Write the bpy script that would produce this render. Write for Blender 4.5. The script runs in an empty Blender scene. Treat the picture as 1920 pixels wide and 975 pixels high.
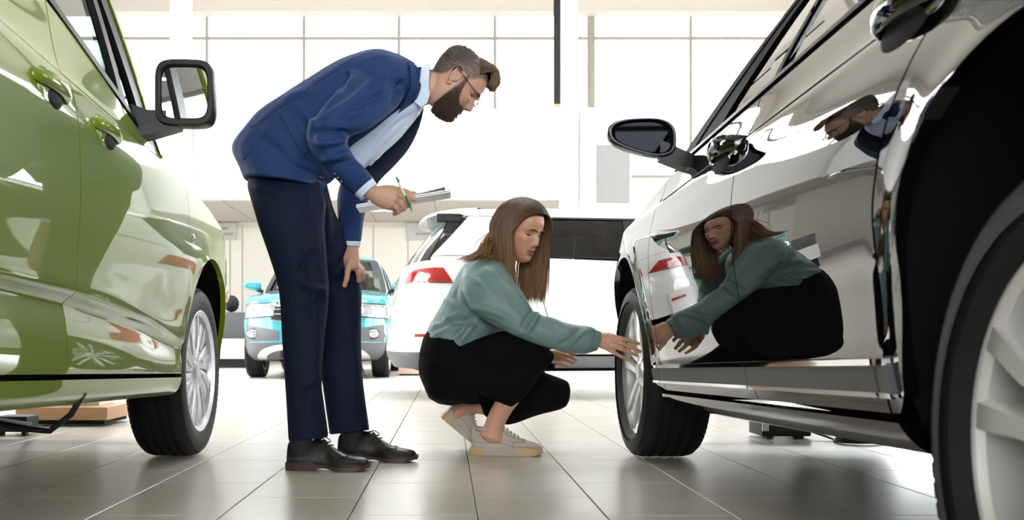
import bpy, bmesh, math, random
import numpy as np
from mathutils import Vector, Matrix, Euler

C = bpy.context.collection
scene = bpy.context.scene
random.seed(7)
rng = np.random.default_rng(7)

# ------------------------------------------------------------------ camera, world, exposure
CAM_H, FPX, VX, VY = 0.45, 1867.0, 840.0, 638.0
cam_d = bpy.data.cameras.new('camera')
cam_d.lens = 35.0
cam_d.sensor_width = 36.0
cam_d.shift_x = (960 - VX) / 1920
cam_d.shift_y = (VY - 487.5) / 1920
cam_d.clip_start = 0.05
cam_d.clip_end = 300
cam_d.dof.use_dof = True
cam_d.dof.focus_distance = 3.7
cam_d.dof.aperture_fstop = 7.0
cam = bpy.data.objects.new('camera', cam_d)
cam.location = (0, 0, CAM_H)
cam.rotation_euler = (math.pi / 2, 0, 0)
C.objects.link(cam)
scene.camera = cam

world = bpy.data.worlds.new('daylight')
scene.world = world
world.use_nodes = True
bg = world.node_tree.nodes['Background']
bg.inputs[0].default_value = (0.95, 0.98, 1.0, 1)
bg.inputs[1].default_value = 7.5
scene.view_settings.view_transform = 'Standard'
scene.view_settings.look = 'None'
scene.view_settings.exposure = 0.75
scene.view_settings.gamma = 1.0
scene.cycles.use_denoising = True
scene.cycles.max_bounces = 8
scene.cycles.diffuse_bounces = 4
scene.cycles.glossy_bounces = 5
scene.cycles.transparent_max_bounces = 12
scene.cycles.caustics_reflective = False
scene.cycles.caustics_refractive = False
scene.cycles.sample_clamp_indirect = 8.0


def portal(loc, rot, sx, sy):
    """daylight portal in a window opening (guides sampling of the sky, emits nothing itself)"""
    d = bpy.data.lights.new('window_portal', 'AREA')
    d.shape = 'RECTANGLE'
    d.size, d.size_y = sx, sy
    d.cycles.is_portal = True
    o = bpy.data.objects.new('window_portal', d)
    o.location = loc
    o.rotation_euler = rot
    C.objects.link(o)


def P(px, py, Y):
    """a point of the photograph at depth Y (metres from the camera)"""
    return np.array([(px - VX) / FPX * Y, Y, CAM_H - (py - VY) / FPX * Y])


# ------------------------------------------------------------------ materials
def new_mat(name):
    m = bpy.data.materials.new(name)
    m.use_nodes = True
    return m, m.node_tree.nodes, m.node_tree.links, m.node_tree.nodes['Principled BSDF']


def mat(name, col, rough=0.5, metal=0.0, coat=0.0, coat_rough=0.02, var=0.06, vscale=12.0, bump=0.0, bscale=60.0,
        sheen=0.0, emit=None, estr=1.0, sss=0.0, stretch=None, spec=0.5, ior=1.5, cior=1.5):
    m, n, l, b = new_mat(name)
    tc = n.new('ShaderNodeTexCoord')
    mp = n.new('ShaderNodeMapping')
    l.new(tc.outputs['Object'], mp.inputs[0])
    if stretch:
        mp.inputs['Scale'].default_value = stretch
    nz = n.new('ShaderNodeTexNoise')
    nz.inputs['Scale'].default_value = vscale
    nz.inputs['Detail'].default_value = 4
    l.new(mp.outputs[0], nz.inputs['Vector'])
    mx = n.new('ShaderNodeMixRGB')
    c = Vector(col[:3])
    mx.inputs[1].default_value = (*(c * (1 - var)), 1)
    mx.inputs[2].default_value = (*(c * (1 + var)), 1)
    l.new(nz.outputs[0], mx.inputs[0])
    l.new(mx.outputs[0], b.inputs['Base Color'])
    b.inputs['Roughness'].default_value = rough
    b.inputs['Metallic'].default_value = metal
    b.inputs['Coat Weight'].default_value = coat
    b.inputs['Coat Roughness'].default_value = coat_rough
    b.inputs['Coat IOR'].default_value = cior
    b.inputs['Sheen Weight'].default_value = sheen
    b.inputs['Specular IOR Level'].default_value = spec
    b.inputs['IOR'].default_value = ior
    if sss:
        b.inputs['Subsurface Weight'].default_value = sss
        b.inputs['Subsurface Radius'].default_value = (0.012, 0.005, 0.003)
        b.inputs['Subsurface Scale'].default_value = 0.6
    if emit:
        b.inputs['Emission Color'].default_value = (*emit, 1)
        b.inputs['Emission Strength'].default_value = estr
    if bump:
        nb = n.new('ShaderNodeTexNoise')
        nb.inputs['Scale'].default_value = bscale
        nb.inputs['Detail'].default_value = 5
        l.new(mp.outputs[0], nb.inputs['Vector'])
        bp = n.new('ShaderNodeBump')
        bp.inputs['Strength'].default_value = bump
        bp.inputs['Distance'].default_value = 0.01
        l.new(nb.outputs[0], bp.inputs['Height'])
        l.new(bp.outputs[0], b.inputs['Normal'])
    return m


def glass_mat(name, tint, refl=1.0, ior=1.5):
    m, n, l, b = new_mat(name)
    n.remove(b)
    out = n['Material Output']
    tr = n.new('ShaderNodeBsdfTransparent')
    tr.inputs[0].default_value = (*tint, 1)
    gl = n.new('ShaderNodeBsdfGlossy')
    gl.inputs['Roughness'].default_value = 0.01
    gl.inputs[0].default_value = (refl, refl, refl, 1)
    fr = n.new('ShaderNodeFresnel')
    fr.inputs[0].default_value = ior
    mx = n.new('ShaderNodeMixShader')
    l.new(fr.outputs[0], mx.inputs[0])
    l.new(tr.outputs[0], mx.inputs[1])
    l.new(gl.outputs[0], mx.inputs[2])
    l.new(mx.outputs[0], out.inputs[0])
    return m


M = {}
M['tile'] = mat('floor_tile_stone', (0.55, 0.505, 0.455), rough=0.24, var=0.07, vscale=5, bump=0.015, bscale=25, spec=0.6)
M['grout'] = mat('floor_grout', (0.10, 0.10, 0.13), rough=0.8)
M['wall'] = mat('wall_paint_white', (0.83, 0.82, 0.80), rough=0.7, var=0.02)
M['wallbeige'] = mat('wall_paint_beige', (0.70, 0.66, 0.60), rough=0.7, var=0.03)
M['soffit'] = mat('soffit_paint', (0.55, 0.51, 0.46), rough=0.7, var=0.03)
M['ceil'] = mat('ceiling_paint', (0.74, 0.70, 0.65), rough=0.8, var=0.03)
M['frame'] = mat('window_frame_metal', (0.40, 0.38, 0.34), rough=0.5, var=0.03)
M['grey'] = mat('grey_panel', (0.42, 0.42, 0.42), rough=0.6)
M['glass'] = glass_mat('window_glass', (0.97, 0.98, 0.98))
M['black'] = mat('black_plastic', (0.009, 0.009, 0.010), rough=0.42, bump=0.02, bscale=300, spec=.28)
M['matteblack'] = mat('matte_black', (0.008, 0.008, 0.009), rough=0.8)
M['liner'] = mat('wheel_arch_liner', (0.005, 0.005, 0.005), rough=0.9, spec=.1)
M['rubber'] = mat('tyre_rubber', (0.0075, 0.0075, 0.008), rough=0.6, bump=0.03, bscale=120, spec=.25)
M['alloy'] = mat('silver_alloy', (0.74, 0.73, 0.71), rough=0.28, metal=0.55, var=0.03)
M['hubcap'] = mat('silver_wheel_cover', (0.50, 0.50, 0.53), rough=0.3, metal=0.35, var=0.03)
M['chrome'] = mat('chrome', (0.85, 0.85, 0.86), rough=0.05, metal=1.0, var=0.01)
M['steel'] = mat('brake_steel', (0.30, 0.29, 0.28), rough=0.4, metal=0.8)
M['green'] = mat('green_car_paint', (0.165, 0.245, 0.004), rough=0.4, metal=0.0, spec=0.1, coat=1.0, var=0.02, vscale=300)
M['blackpaint'] = mat('black_car_paint', (0.004, 0.0035, 0.0035), rough=0.5, coat=1.0, coat_rough=0.0, var=0.02, spec=0.0, cior=1.75)
M['turq'] = mat('turquoise_car_paint', (0.028, 0.27, 0.32), rough=0.35, spec=.2, coat=1.0, var=0.02, vscale=300)
M['white'] = mat('white_car_paint', (0.82, 0.82, 0.82), rough=0.3, coat=1.0, var=0.01)
M['carglass'] = glass_mat('car_window_glass', (0.30, 0.33, 0.32), 1.0, 1.5)
M['darkglass'] = glass_mat('dark_privacy_glass', (0.05, 0.055, 0.055), 1.0, 1.5)
M['windshield'] = glass_mat('windscreen_glass', (0.62, 0.68, 0.66), 1.0, 1.5)
M['mirrorglass'] = mat('mirror_glass', (0.82, 0.84, 0.86), rough=0.01, metal=1.0, var=0.0)
M['mirrordarkrefl'] = mat('mirror_dark_reflection', (0.006, 0.0065, 0.0075), rough=0.02, metal=1.0, var=0.0)  # near-black colour stands in for a dark reflection in the glass
M['frameblack'] = mat('satin_black_frame', (0.003, 0.003, 0.004), rough=0.6, spec=.03)
M['mirrorblack'] = mat('gloss_black_shell', (0.006, 0.006, 0.008), rough=0.18, spec=.35)
M['lampglass'] = mat('headlamp_glass', (0.40, 0.42, 0.43), rough=0.10, metal=0.5, coat=1.0, var=0.6, vscale=30)
M['red'] = mat('red_tail_lamp', (0.40, 0.006, 0.006), rough=0.12, coat=1.0, var=0.25, vscale=18)
M['darkred'] = mat('dark_red_lamp', (0.14, 0.004, 0.004), rough=0.12, coat=1.0)
M['clad'] = mat('grey_cladding_plastic', (0.085, 0.087, 0.092), rough=0.5)
M['silver'] = mat('silver_trim', (0.62, 0.62, 0.62), rough=0.3, metal=0.5)
M['cabin'] = mat('cabin_trim_dark', (0.03, 0.03, 0.03), rough=0.8)
M['cabinlight'] = mat('cabin_headlining', (0.62, 0.60, 0.55), rough=0.8)
M['oak'] = mat('oak_veneer', (0.50, 0.29, 0.17), rough=0.45, var=0.25, vscale=9, stretch=(1, 8, 14))
M['pinkwood'] = mat('pale_wood', (0.66, 0.44, 0.34), rough=0.5, var=0.1)


# ------------------------------------------------------------------ object helpers
def tag(o, label=None, cat=None, group=None, kind=None):
    if label: o['label'] = label
    if cat: o['category'] = cat
    if group: o['group'] = group
    if kind: o['kind'] = kind
    return o


def empty(name, loc=(0, 0, 0), rz=0.0):
    o = bpy.data.objects.new(name, None)
    o.location = loc
    o.rotation_euler = (0, 0, rz)
    o.empty_display_size = 0.1
    C.objects.link(o)
    return o


def mesh_obj(name, verts, faces, material, parent=None, smooth=True, sharp=40, link=True):
    me = bpy.data.meshes.new(name)
    me.from_pydata([tuple(map(float, v)) for v in verts], [], [tuple(int(i) for i in f) for f in faces])
    me.update()
    if smooth:
        me.polygons.foreach_set('use_smooth', [True] * len(me.polygons))
        if sharp:
            me.set_sharp_from_angle(angle=math.radians(sharp))
    if material:
        me.materials.append(M[material] if isinstance(material, str) else material)
    o = bpy.data.objects.new(name, me)
    if parent is not None: o.parent = parent
    if link: C.objects.link(o)
    return o


class MB:
    """collects shapes into ONE mesh"""
    def __init__(s):
        s.v, s.f = [], []

    def add(s, v, f):
        o = len(s.v)
        s.v.extend([tuple(map(float, p)) for p in v])
        s.f.extend([tuple(i + o for i in q) for q in f])
        return s

    def box(s, c, d, R=None, bev=0.0):
        bm = bmesh.new()
        bmesh.ops.create_cube(bm, size=1)
        for v in bm.verts: v.co = Vector((v.co.x * d[0], v.co.y * d[1], v.co.z * d[2]))
        if bev:
            bmesh.ops.bevel(bm, geom=list(bm.edges), offset=bev, segments=2, affect='EDGES', profile=0.6)
        bm.verts.index_update()
        vs = [v.co.copy() for v in bm.verts]
        if R is not None: vs = [R @ v for v in vs]
        vs = [v + Vector(c) for v in vs]
        s.add(vs, [[v.index for v in f.verts] for f in bm.faces])
        bm.free()
        return s

    def tube(s, pts, r, n=10, caps=True):
        pts = [np.array(p, float) for p in pts]
        rr = r if hasattr(r, '__len__') else [r] * len(pts)
        rings = []
        up = None
        for i, p in enumerate(pts):
            t = pts[min(i + 1, len(pts) - 1)] - pts[max(i - 1, 0)]
            t = t / (np.linalg.norm(t) + 1e-12)
            if up is None:
                up = np.cross(t, [0, 0, 1.0])
                if np.linalg.norm(up) < 0.1: up = np.cross(t, [1.0, 0, 0])
            up = up - t * np.dot(up, t)
            up /= np.linalg.norm(up) + 1e-12
            sd = np.cross(t, up)
            rings.append([p + rr[i] * (math.cos(a) * up + math.sin(a) * sd) for a in np.linspace(0, 2 * math.pi, n, endpoint=False)])
        s.loft(rings, caps)
        return s

    def loft(s, rings, caps=True, closed=True):
        n = len(rings[0])
        v = [p for r in rings for p in r]
        f = []
        for i in range(len(rings) - 1):
            for j in range(n if closed else n - 1):
                a, b = i * n + j, i * n + (j + 1) % n
                f.append((a, b, b + n, a + n))
        if caps and closed:
            f.append(tuple(range(n))[::-1])
            f.append(tuple((len(rings) - 1) * n + j for j in range(n)))
        s.add(v, f)
        return s

    def lathe(s, prof, n=48, axis='x', c=(0, 0, 0), closed=False):
        """prof: (radius, along-axis)"""
        m = len(prof)
        v = []
        for k in range(n):
            a = 2 * math.pi * k / n
            for r, h in prof:
                if axis == 'x': p = (h, r * math.cos(a), r * math.sin(a))
                elif axis == 'y': p = (r * math.cos(a), h, r * math.sin(a))
                else: p = (r * math.cos(a), r * math.sin(a), h)
                v.append((p[0] + c[0], p[1] + c[1], p[2] + c[2]))
        f = []
        for k in range(n):
            for j in range(m if closed else m - 1):
                a, b = k * m + j, k * m + (j + 1) % m
                c2, d = ((k + 1) % n) * m + (j + 1) % m, ((k + 1) % n) * m + j
                f.append((a, b, c2, d))
        s.add(v, f)
        return s

    def ball(s, c, r, n=16, m=10, R=None):
        r = np.array(r if hasattr(r, '__len__') else [r] * 3, float)
        rings = []
        for i in range(1, m):
            t = math.pi * i / m
            ring = []
            for k in range(n):
                a = 2 * math.pi * k / n
                p = np.array([math.sin(t) * math.cos(a), math.sin(t) * math.sin(a), math.cos(t)]) * r
                if R is not None: p = np.array(R @ Vector(p))
                ring.append(p + np.array(c))
            rings.append(ring)
        v = [p for r_ in rings for p in r_]
        f = []
        for i in range(len(rings) - 1):
            for j in range(n):
                a, b = i * n + j, i * n + (j + 1) % n
                f.append((a, a + n, b + n, b))
        top = np.array([0, 0, r[2]]); bot = -top
        if R is not None: top = np.array(R @ Vector(top)); bot = np.array(R @ Vector(bot))
        it, ib = len(v), len(v) + 1
        v += [top + np.array(c), bot + np.array(c)]
        L = (len(rings) - 1) * n
        for j in range(n):
            f.append((it, j, (j + 1) % n))
            f.append((ib, L + (j + 1) % n, L + j))
        s.add(v, f)
        return s

    def build(s, name, material, parent=None, smooth=True, sharp=40, link=True, recalc=True):
        o = mesh_obj(name, s.v, s.f, material, parent, False, None, link)
        if recalc:
            bm = bmesh.new(); bm.from_mesh(o.data)
            bmesh.ops.recalc_face_normals(bm, faces=bm.faces)
            bm.to_mesh(o.data); bm.free()
        if smooth:
            o.data.polygons.foreach_set('use_smooth', [True] * len(o.data.polygons))
            if sharp: o.data.set_sharp_from_angle(angle=math.radians(sharp))
        return o


def copy_tree(o, parent=None):
    c = o.copy()
    C.objects.link(c)
    if parent is not None: c.parent = parent
    for ch in list(o.children): copy_tree(ch, c)
    return c


def pchip(xs, ys):
    xs, ys = np.array(xs, float), np.array(ys, float)
    h = np.diff(xs); d = np.diff(ys) / h
    m = np.zeros_like(xs)
    m[0], m[-1] = d[0], d[-1]
    for i in range(1, len(xs) - 1):
        if d[i - 1] * d[i] > 0:
            w1, w2 = 2 * h[i] + h[i - 1], h[i] + 2 * h[i - 1]
            m[i] = (w1 + w2) / (w1 / d[i - 1] + w2 / d[i])
    def f(x):
        x = np.clip(x, xs[0], xs[-1])
        i = np.clip(np.searchsorted(xs, x) - 1, 0, len(h) - 1)
        t = (x - xs[i]) / h[i]
        return ((2 * t**3 - 3 * t**2 + 1) * ys[i] + (t**3 - 2 * t**2 + t) * h[i] * m[i]
                + (-2 * t**3 + 3 * t**2) * ys[i + 1] + (t**3 - t**2) * h[i] * m[i + 1])
    return f


def resample(poly, n, lo=0.0, hi=1.0):
    p = np.array(poly, float)
    d = np.r_[0, np.cumsum(np.linalg.norm(np.diff(p, axis=0), axis=1))]
    t = np.linspace(lo, hi, n) * d[-1]
    return np.stack([np.interp(t, d, p[:, k]) for k in range(p.shape[1])], 1)


def smooth_poly(poly, n=40):
    """Catmull-Rom through the points"""
    p = np.array(poly, float)
    d = np.r_[0, np.cumsum(np.linalg.norm(np.diff(p, axis=0), axis=1))]
    m = np.gradient(p, d, axis=0) if len(p) > 2 else np.repeat((p[1:] - p[:1]) / d[-1], 2, 0)
    t = np.linspace(0, d[-1], n)
    i = np.clip(np.searchsorted(d, t) - 1, 0, len(d) - 2)
    h = (d[i + 1] - d[i])[:, None]
    u = ((t - d[i]) / (d[i + 1] - d[i]))[:, None]
    return ((2 * u**3 - 3 * u**2 + 1) * p[i] + (u**3 - 2 * u**2 + u) * h * m[i]
            + (-2 * u**3 + 3 * u**2) * p[i + 1] + (u**3 - u**2) * h * m[i + 1])


def coons(bottom, top, left, right, nu, nv, gap=0.0):
    """2-D Coons patch; bottom/top run along u, left/right along v; gap shrinks every edge"""
    def ln(p):
        p = np.array(p, float); return np.linalg.norm(np.diff(p, axis=0), axis=1).sum()
    gu = gap / max(min(ln(bottom), ln(top)), 1e-6); gv = gap / max(min(ln(left), ln(right)), 1e-6)
    us = np.linspace(gu, 1 - gu, nu); vs = np.linspace(gv, 1 - gv, nv)
    def at(p, t):
        p = np.array(p, float)
        d = np.r_[0, np.cumsum(np.linalg.norm(np.diff(p, axis=0), axis=1))]
        return np.stack([np.interp(t * d[-1], d, p[:, k]) for k in range(p.shape[1])], 1)
    B, T, L, R = at(bottom, us), at(top, us), at(left, vs), at(right, vs)
    c00, c10, c01, c11 = [np.array(x, float) for x in (bottom[0], bottom[-1], top[0], top[-1])]
    out = np.zeros((nv, nu, len(c00)))
    for j, v in enumerate(vs):
        for i, u in enumerate(us):
            out[j, i] = ((1 - v) * B[i] + v * T[i] + (1 - u) * L[j] + u * R[j]
                         - ((1 - u) * (1 - v) * c00 + u * (1 - v) * c10 + (1 - u) * v * c01 + u * v * c11))
    return out


def grid_faces(nu, nv):
    return [(j * nu + i, j * nu + i + 1, (j + 1) * nu + i + 1, (j + 1) * nu + i) for j in range(nv - 1) for i in range(nu - 1)]


def grid_panel(name, G, material, parent, outward, skirt=0.0, skirt_dir=None, sharp=35):
    """G: (nv,nu,3) points; skirt: rim folded inward so the panel has an edge with depth"""
    nv, nu = G.shape[:2]
    v = G.reshape(-1, 3)
    f = grid_faces(nu, nv)
    a = np.cross(G[0, -1] - G[0, 0], G[-1, 0] - G[0, 0])
    if np.dot(a, outward) < 0: f = [q[::-1] for q in f]
    v = [tuple(p) for p in v]
    if skirt:
        loop = [i for i in range(nu)] + [j * nu + nu - 1 for j in range(1, nv)] + [(nv - 1) * nu + i for i in range(nu - 2, -1, -1)] + [j * nu for j in range(nv - 2, 0, -1)]
        sd = -np.array(outward if skirt_dir is None else skirt_dir, float) * skirt
        o = len(v)
        for i in loop: v.append(tuple(np.array(v[i]) + sd))
        m = len(loop)
        for k in range(m):
            q = (loop[k], loop[(k + 1) % m], o + (k + 1) % m, o + k)
            f.append(q if np.dot(a, outward) < 0 else q[::-1])
    return mesh_obj(name, v, f, material, parent, True, sharp)

# ------------------------------------------------------------------ the room
X0, X1, Y0, Y1 = -10.0, 13.0, -9.0, 22.0
CEIL = 7.85
MEZ_Y, MEZ_Z, MEZ_TOP, WALL_Y = 17.0, 2.86, 4.39, 20.2
MEZ_X = 2.49

floor = tag(MB().box(((X0 + X1) / 2, (Y0 + Y1) / 2, -0.057), (X1 - X0, Y1 - Y0, 0.1)).build('floor', 'grout', smooth=False), kind='structure')
TW, TL, GR = 0.3285, 0.585, 0.0035          # tile width, length, joint
GX = (896.9 - VX) / (975 - VY) * CAM_H      # one joint line runs through here
GY = CAM_H * FPX / (882.5 - VY)


def tile_geo(w, l):
    c = 0.0012
    a, b = w / 2, l / 2
    v = [(-a, -b, -.007), (a, -b, -.007), (a, b, -.007), (-a, b, -.007),
         (-a, -b, -c), (a, -b, -c), (a, b, -c), (-a, b, -c),
         (-a + c, -b + c, 0), (a - c, -b + c, 0), (a - c, b - c, 0), (-a + c, b - c, 0)]
    f = [(8, 9, 10, 11)]
    for k in range(4):
        j = (k + 1) % 4
        f += [(k, j, 4 + j, 4 + k), (4 + k, 4 + j, 8 + j, 8 + k)]
    return v, f


tv, tf = tile_geo(TW - GR, TL - GR)
tile_me = None
far = MB()
n_near = 0
for ci in range(int((X0 - GX) / TW) - 1, int((X1 - GX) / TW) + 1):
    for ri in range(int((Y0 - GY) / TL) - 1, int((Y1 - GY) / TL) + 1):
        cx = GX + (ci + 0.5) * TW
        cy = GY + (ri + 0.5 + (0.5 if ci % 2 else 0.0)) * TL
        if cx - TW / 2 < X0 or cx + TW / 2 > X1 or cy - TL / 2 < Y0 or cy + TL / 2 > Y1: continue
        px0, px1 = VX + FPX * (cx - TW) / max(cy, .1), VX + FPX * (cx + TW) / max(cy, .1)
        if 2.2 < cy < 7.6 and px1 > 0 and px0 < 1920 and n_near < 298:
            if tile_me is None:
                t = mesh_obj('tile', tv, tf, 'tile', floor, False)
                tile_me = t.data
            else:
                t = bpy.data.objects.new('tile', tile_me); t.parent = floor; C.objects.link(t)
            t.location = (cx, cy, 0)
            n_near += 1
        else:
            far.add([(p[0] + cx, p[1] + cy, p[2]) for p in tv], tf)
ft = far.build('tile_field', 'tile', floor, smooth=False, recalc=False); ft['kind'] = 'stuff'


def slab(name, x0, x1, y0, y1, z0, z1, m, parent=None, bev=0.0):
    o = MB().box(((x0 + x1) / 2, (y0 + y1) / 2, (z0 + z1) / 2), (abs(x1 - x0), abs(y1 - y0), abs(z1 - z0)), bev=bev).build(name, m, parent, smooth=bool(bev))
    if parent is None: o['kind'] = 'structure'
    return o


SK = (-8.0, 9.0, 7.5, 15.5)      # unseen skylight opening, added to brighten the far hall
cm = MB()
for x0, x1, y0, y1 in ((X0, X1, Y0, SK[2]), (X0, X1, SK[3], Y1 + .3), (X0, SK[0], SK[2], SK[3]), (SK[1], X1, SK[2], SK[3])):
    cm.box(((x0 + x1) / 2, (y0 + y1) / 2, CEIL + .1), (x1 - x0, y1 - y0, .2))
tag(cm.build('ceiling', 'ceil', smooth=False), kind='structure')
sky_w = empty('added_skylight', ((SK[0] + SK[1]) / 2, (SK[2] + SK[3]) / 2, CEIL + .1)); sky_w['kind'] = 'structure'
for k in range(7):
    x = (SK[0] - SK[1]) / 2 + (SK[1] - SK[0]) * k / 6
    MB().box((x, 0, 0), (.08, SK[3] - SK[2], .12)).build('mullion', 'frame', sky_w, smooth=False)
    if k < 6:
        for y in (-2, 2): MB().box((x + (SK[1] - SK[0]) / 12, y, .02), ((SK[1] - SK[0]) / 6 - .08, 3.9, .012)).build('pane', 'glass', sky_w, smooth=False)
for y in (-4, 0, 4): MB().box((0, y, 0), (SK[1] - SK[0], .08, .12)).build('transom', 'frame', sky_w, smooth=False)
portal(((SK[0] + SK[1]) / 2, (SK[2] + SK[3]) / 2, CEIL + .4), (0, 0, 0), SK[1] - SK[0], SK[3] - SK[2])
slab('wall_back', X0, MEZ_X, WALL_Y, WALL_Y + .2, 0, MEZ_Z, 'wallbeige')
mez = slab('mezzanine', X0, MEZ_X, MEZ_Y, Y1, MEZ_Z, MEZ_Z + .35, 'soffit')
slab('parapet', X0, MEZ_X, MEZ_Y - .03, MEZ_Y + .15, MEZ_Z - .005, MEZ_TOP, 'wall', mez)
# soffit panels under the mezzanine (joints every 1.2 m)
for k in range(10):
    x = X0 + .02 + k * 1.22
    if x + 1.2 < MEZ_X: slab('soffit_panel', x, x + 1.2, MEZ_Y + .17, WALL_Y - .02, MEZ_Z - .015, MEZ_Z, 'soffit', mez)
# lit ceiling lamp under the mezzanine, seen between the man's arms
lampo = empty('ceiling_light', ((712 - VX) / FPX * 17.9, 17.9, MEZ_Z - .015))
tag(lampo, 'flat white lamp panel set in the beige soffit behind the man', 'lamp')
MB().box((0, 0, -.015), (.66, .66, .03)).build('frame', 'frame', lampo, smooth=False)
M['lamp'] = mat('lamp_diffuser', (0.9, 0.9, 0.88), rough=0.5, emit=(1, .97, .92), estr=4.0)
MB().box((0, 0, -.03), (.6, .6, .012)).build('diffuser', 'lamp', lampo, smooth=False)


def window(name, axis, fixed, a0, a1, z0, z1, cuts, zcuts, th=.07, pane=True):
    """a glazed wall: frame posts, transoms and panes, each its own part. axis 'x': runs along x at y=fixed"""
    root = empty(name, ((a0 + a1) / 2, fixed, z0) if axis == 'x' else (fixed, (a0 + a1) / 2, z0))
    root['kind'] = 'structure'
    ox, oy, oz = root.location
    def bar(nm, b0, b1, h0, h1, m, t):
        if axis == 'x': c, d = ((b0 + b1) / 2 - ox, 0, (h0 + h1) / 2 - oz), (b1 - b0, t, h1 - h0)
        else: c, d = (0, (b0 + b1) / 2 - oy, (h0 + h1) / 2 - oz), (t, b1 - b0, h1 - h0)
        MB().box(c, d).build(nm, m, root, smooth=False)
    xs = [a0] + list(cuts) + [a1]
    zs = [z0] + list(zcuts) + [z1]
    for x in xs: bar('mullion', x - th / 2, x + th / 2, z0, z1, 'frame', th)
    for z in zs: bar('transom', a0, a1, z - th / 2, z + th / 2, 'frame', th * .9)
    if pane:
        for i in range(len(xs) - 1):
            for j in range(len(zs) - 1):
                bar('pane', xs[i] + th / 2, xs[i + 1] - th / 2, zs[j] + th / 2, zs[j + 1] - th / 2, 'glass', .012)
    return root


MU = [(x - VX) / FPX * Y1 for x in (206, 388, 570, 748, 928, 1110, 1295)]
window('window_1', 'x', Y1, X0, MEZ_X + .62, MEZ_Z + .4, CEIL - .02, MU[:5], [(VY - 72) / FPX * Y1 + CAM_H])
window('window_2', 'x', Y1, MEZ_X + .72, X1, .25, CEIL - .02, [MU[6], MU[6] + 2.15, MU[6] + 4.3, MU[6] + 6.4], [(VY - 331) / FPX * Y1 + CAM_H, (VY - 72) / FPX * Y1 + CAM_H])
slab('wall_end', MEZ_X + .62, X1, Y1 - .05, Y1 + .05, 0, .22, 'wall')
slab('trim_1', MEZ_X + .64, MEZ_X + .70, Y1 - .05, Y1 + .05, .2, CEIL, 'frame')
# unseen side and rear glazing of the hall, sized and placed for its light
window('window_3', 'y', X0, 6.0, Y1, .55, 6.2, [8.7, 11.4, 14.1, 16.8, 19.4], [2.7, 4.6])
slab('wall_left', X0 - .1, X0 + .05, Y0, 6.0, 0, CEIL, 'wall')
slab('wall_left_lower', X0 - .1, X0 + .05, 6.0, Y1, 0, .51, 'wall')
slab('wall_left_upper', X0 - .1, X0 + .05, 6.0, Y1, 6.24, CEIL, 'wall')
window('window_5', 'y', X1, 6.0, Y1, .55, 4.2, [8.7, 11.4, 14.1, 16.8, 19.4], [2.7])
slab('wall_right', X1 - .05, X1 + .1, Y0, 6.0, 0, CEIL, 'wall')
slab('wall_right_lower', X1 - .05, X1 + .1, 6.0, Y1, 0, .51, 'wall')
slab('wall_right_upper', X1 - .05, X1 + .1, 6.0, Y1, 4.24, CEIL, 'wall')
portal((X1 + .2, (6 + Y1) / 2, 2.4), (0, math.pi / 2, 0), 3.6, Y1 - 6)
window('window_4', 'x', Y0, X0, X1, .9, 5.0, [-7.1, -4.2, -1.3, 1.6, 4.5, 7.4, 10.3], [3.6])
slab('wall_front_lower', X0, X1, Y0 - .1, Y0 + .05, 0, .86, 'wall')
slab('wall_front_upper', X0, X1, Y0 - .1, Y0 + .05, 5.04, CEIL, 'wall')
portal(((X0 + MEZ_X) / 2, Y1 + .2, 5.6), (-math.pi / 2, 0, 0), MEZ_X - X0, 4.6)
portal(((X1 + MEZ_X) / 2, Y1 + .2, 4.0), (-math.pi / 2, 0, 0), X1 - MEZ_X, 7.6)
portal((X0 - .2, (6 + Y1) / 2, 3.4), (0, -math.pi / 2, 0), 5.6, Y1 - 6)
portal(((X0 + X1) / 2, Y0 - .2, 2.95), (math.pi / 2, 0, 0), X1 - X0, 4.1)
# ground outside
slab('ground', -80, 80, -80, 80, -.35, -.12, 'wallbeige')

# columns in front of the glazing
for (xa, xb, yy) in ((318, 352, 16.6), (1052, 1084, 16.6)):
    slab('column', (xa - VX) / FPX * yy, (xb - VX) / FPX * yy, yy, yy + .3, 0 if xa > 1000 else MEZ_TOP - 1.6, CEIL, 'wall', bev=.01)
slab('column', (352 - VX) / FPX * 16.9, (360 - VX) / FPX * 16.9, 16.7, 16.9, MEZ_TOP - .5, CEIL, 'frame')
# dark banner hanging beside the right-hand column
yb = 16.4
ban = MB().box((0, 0, 0), (12.5 / FPX * yb, .04, 3.65)).build('banner', 'matteblack', smooth=False)
zb_ = CAM_H + (VY - 196) / FPX * yb
ban.location = ((1044.5 - VX) / FPX * yb, yb, zb_ + 1.82)
tag(ban, 'narrow black hanging strip beside the white column at the window', 'banner')
M['brass'] = mat('brass', (.7, .5, .22), rough=.3, metal=1)
MB().box((0, 0, -1.84), (.08, .05, .05)).build('end_weight', 'brass', ban, smooth=False)
# ceiling edge beam at the top of the glazing
slab('trim_2', X0, X1, Y1 - .45, Y1 - .1, CEIL - .28, CEIL, 'ceil')
# grey board at the end of the mezzanine
gp = MB().box((0, 0, 0), (61 / FPX * 16.8, .05, 108 / FPX * 16.8), bev=.008).build('notice_board', 'grey')
gp.location = P(1150, 326, 16.8)
tag(gp, 'plain pale grey board high on the wall left of the black car mirror', 'board')
M['greyboard'] = mat('pale_grey_board', (.30, .30, .30), rough=.6)
gp.data.materials[0] = M['greyboard']
slab('wall_pier', (1086 - VX) / FPX * 17.0, (1181 - VX) / FPX * 17.0, 16.86, 17.2, 0, MEZ_TOP, 'wall')
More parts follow.
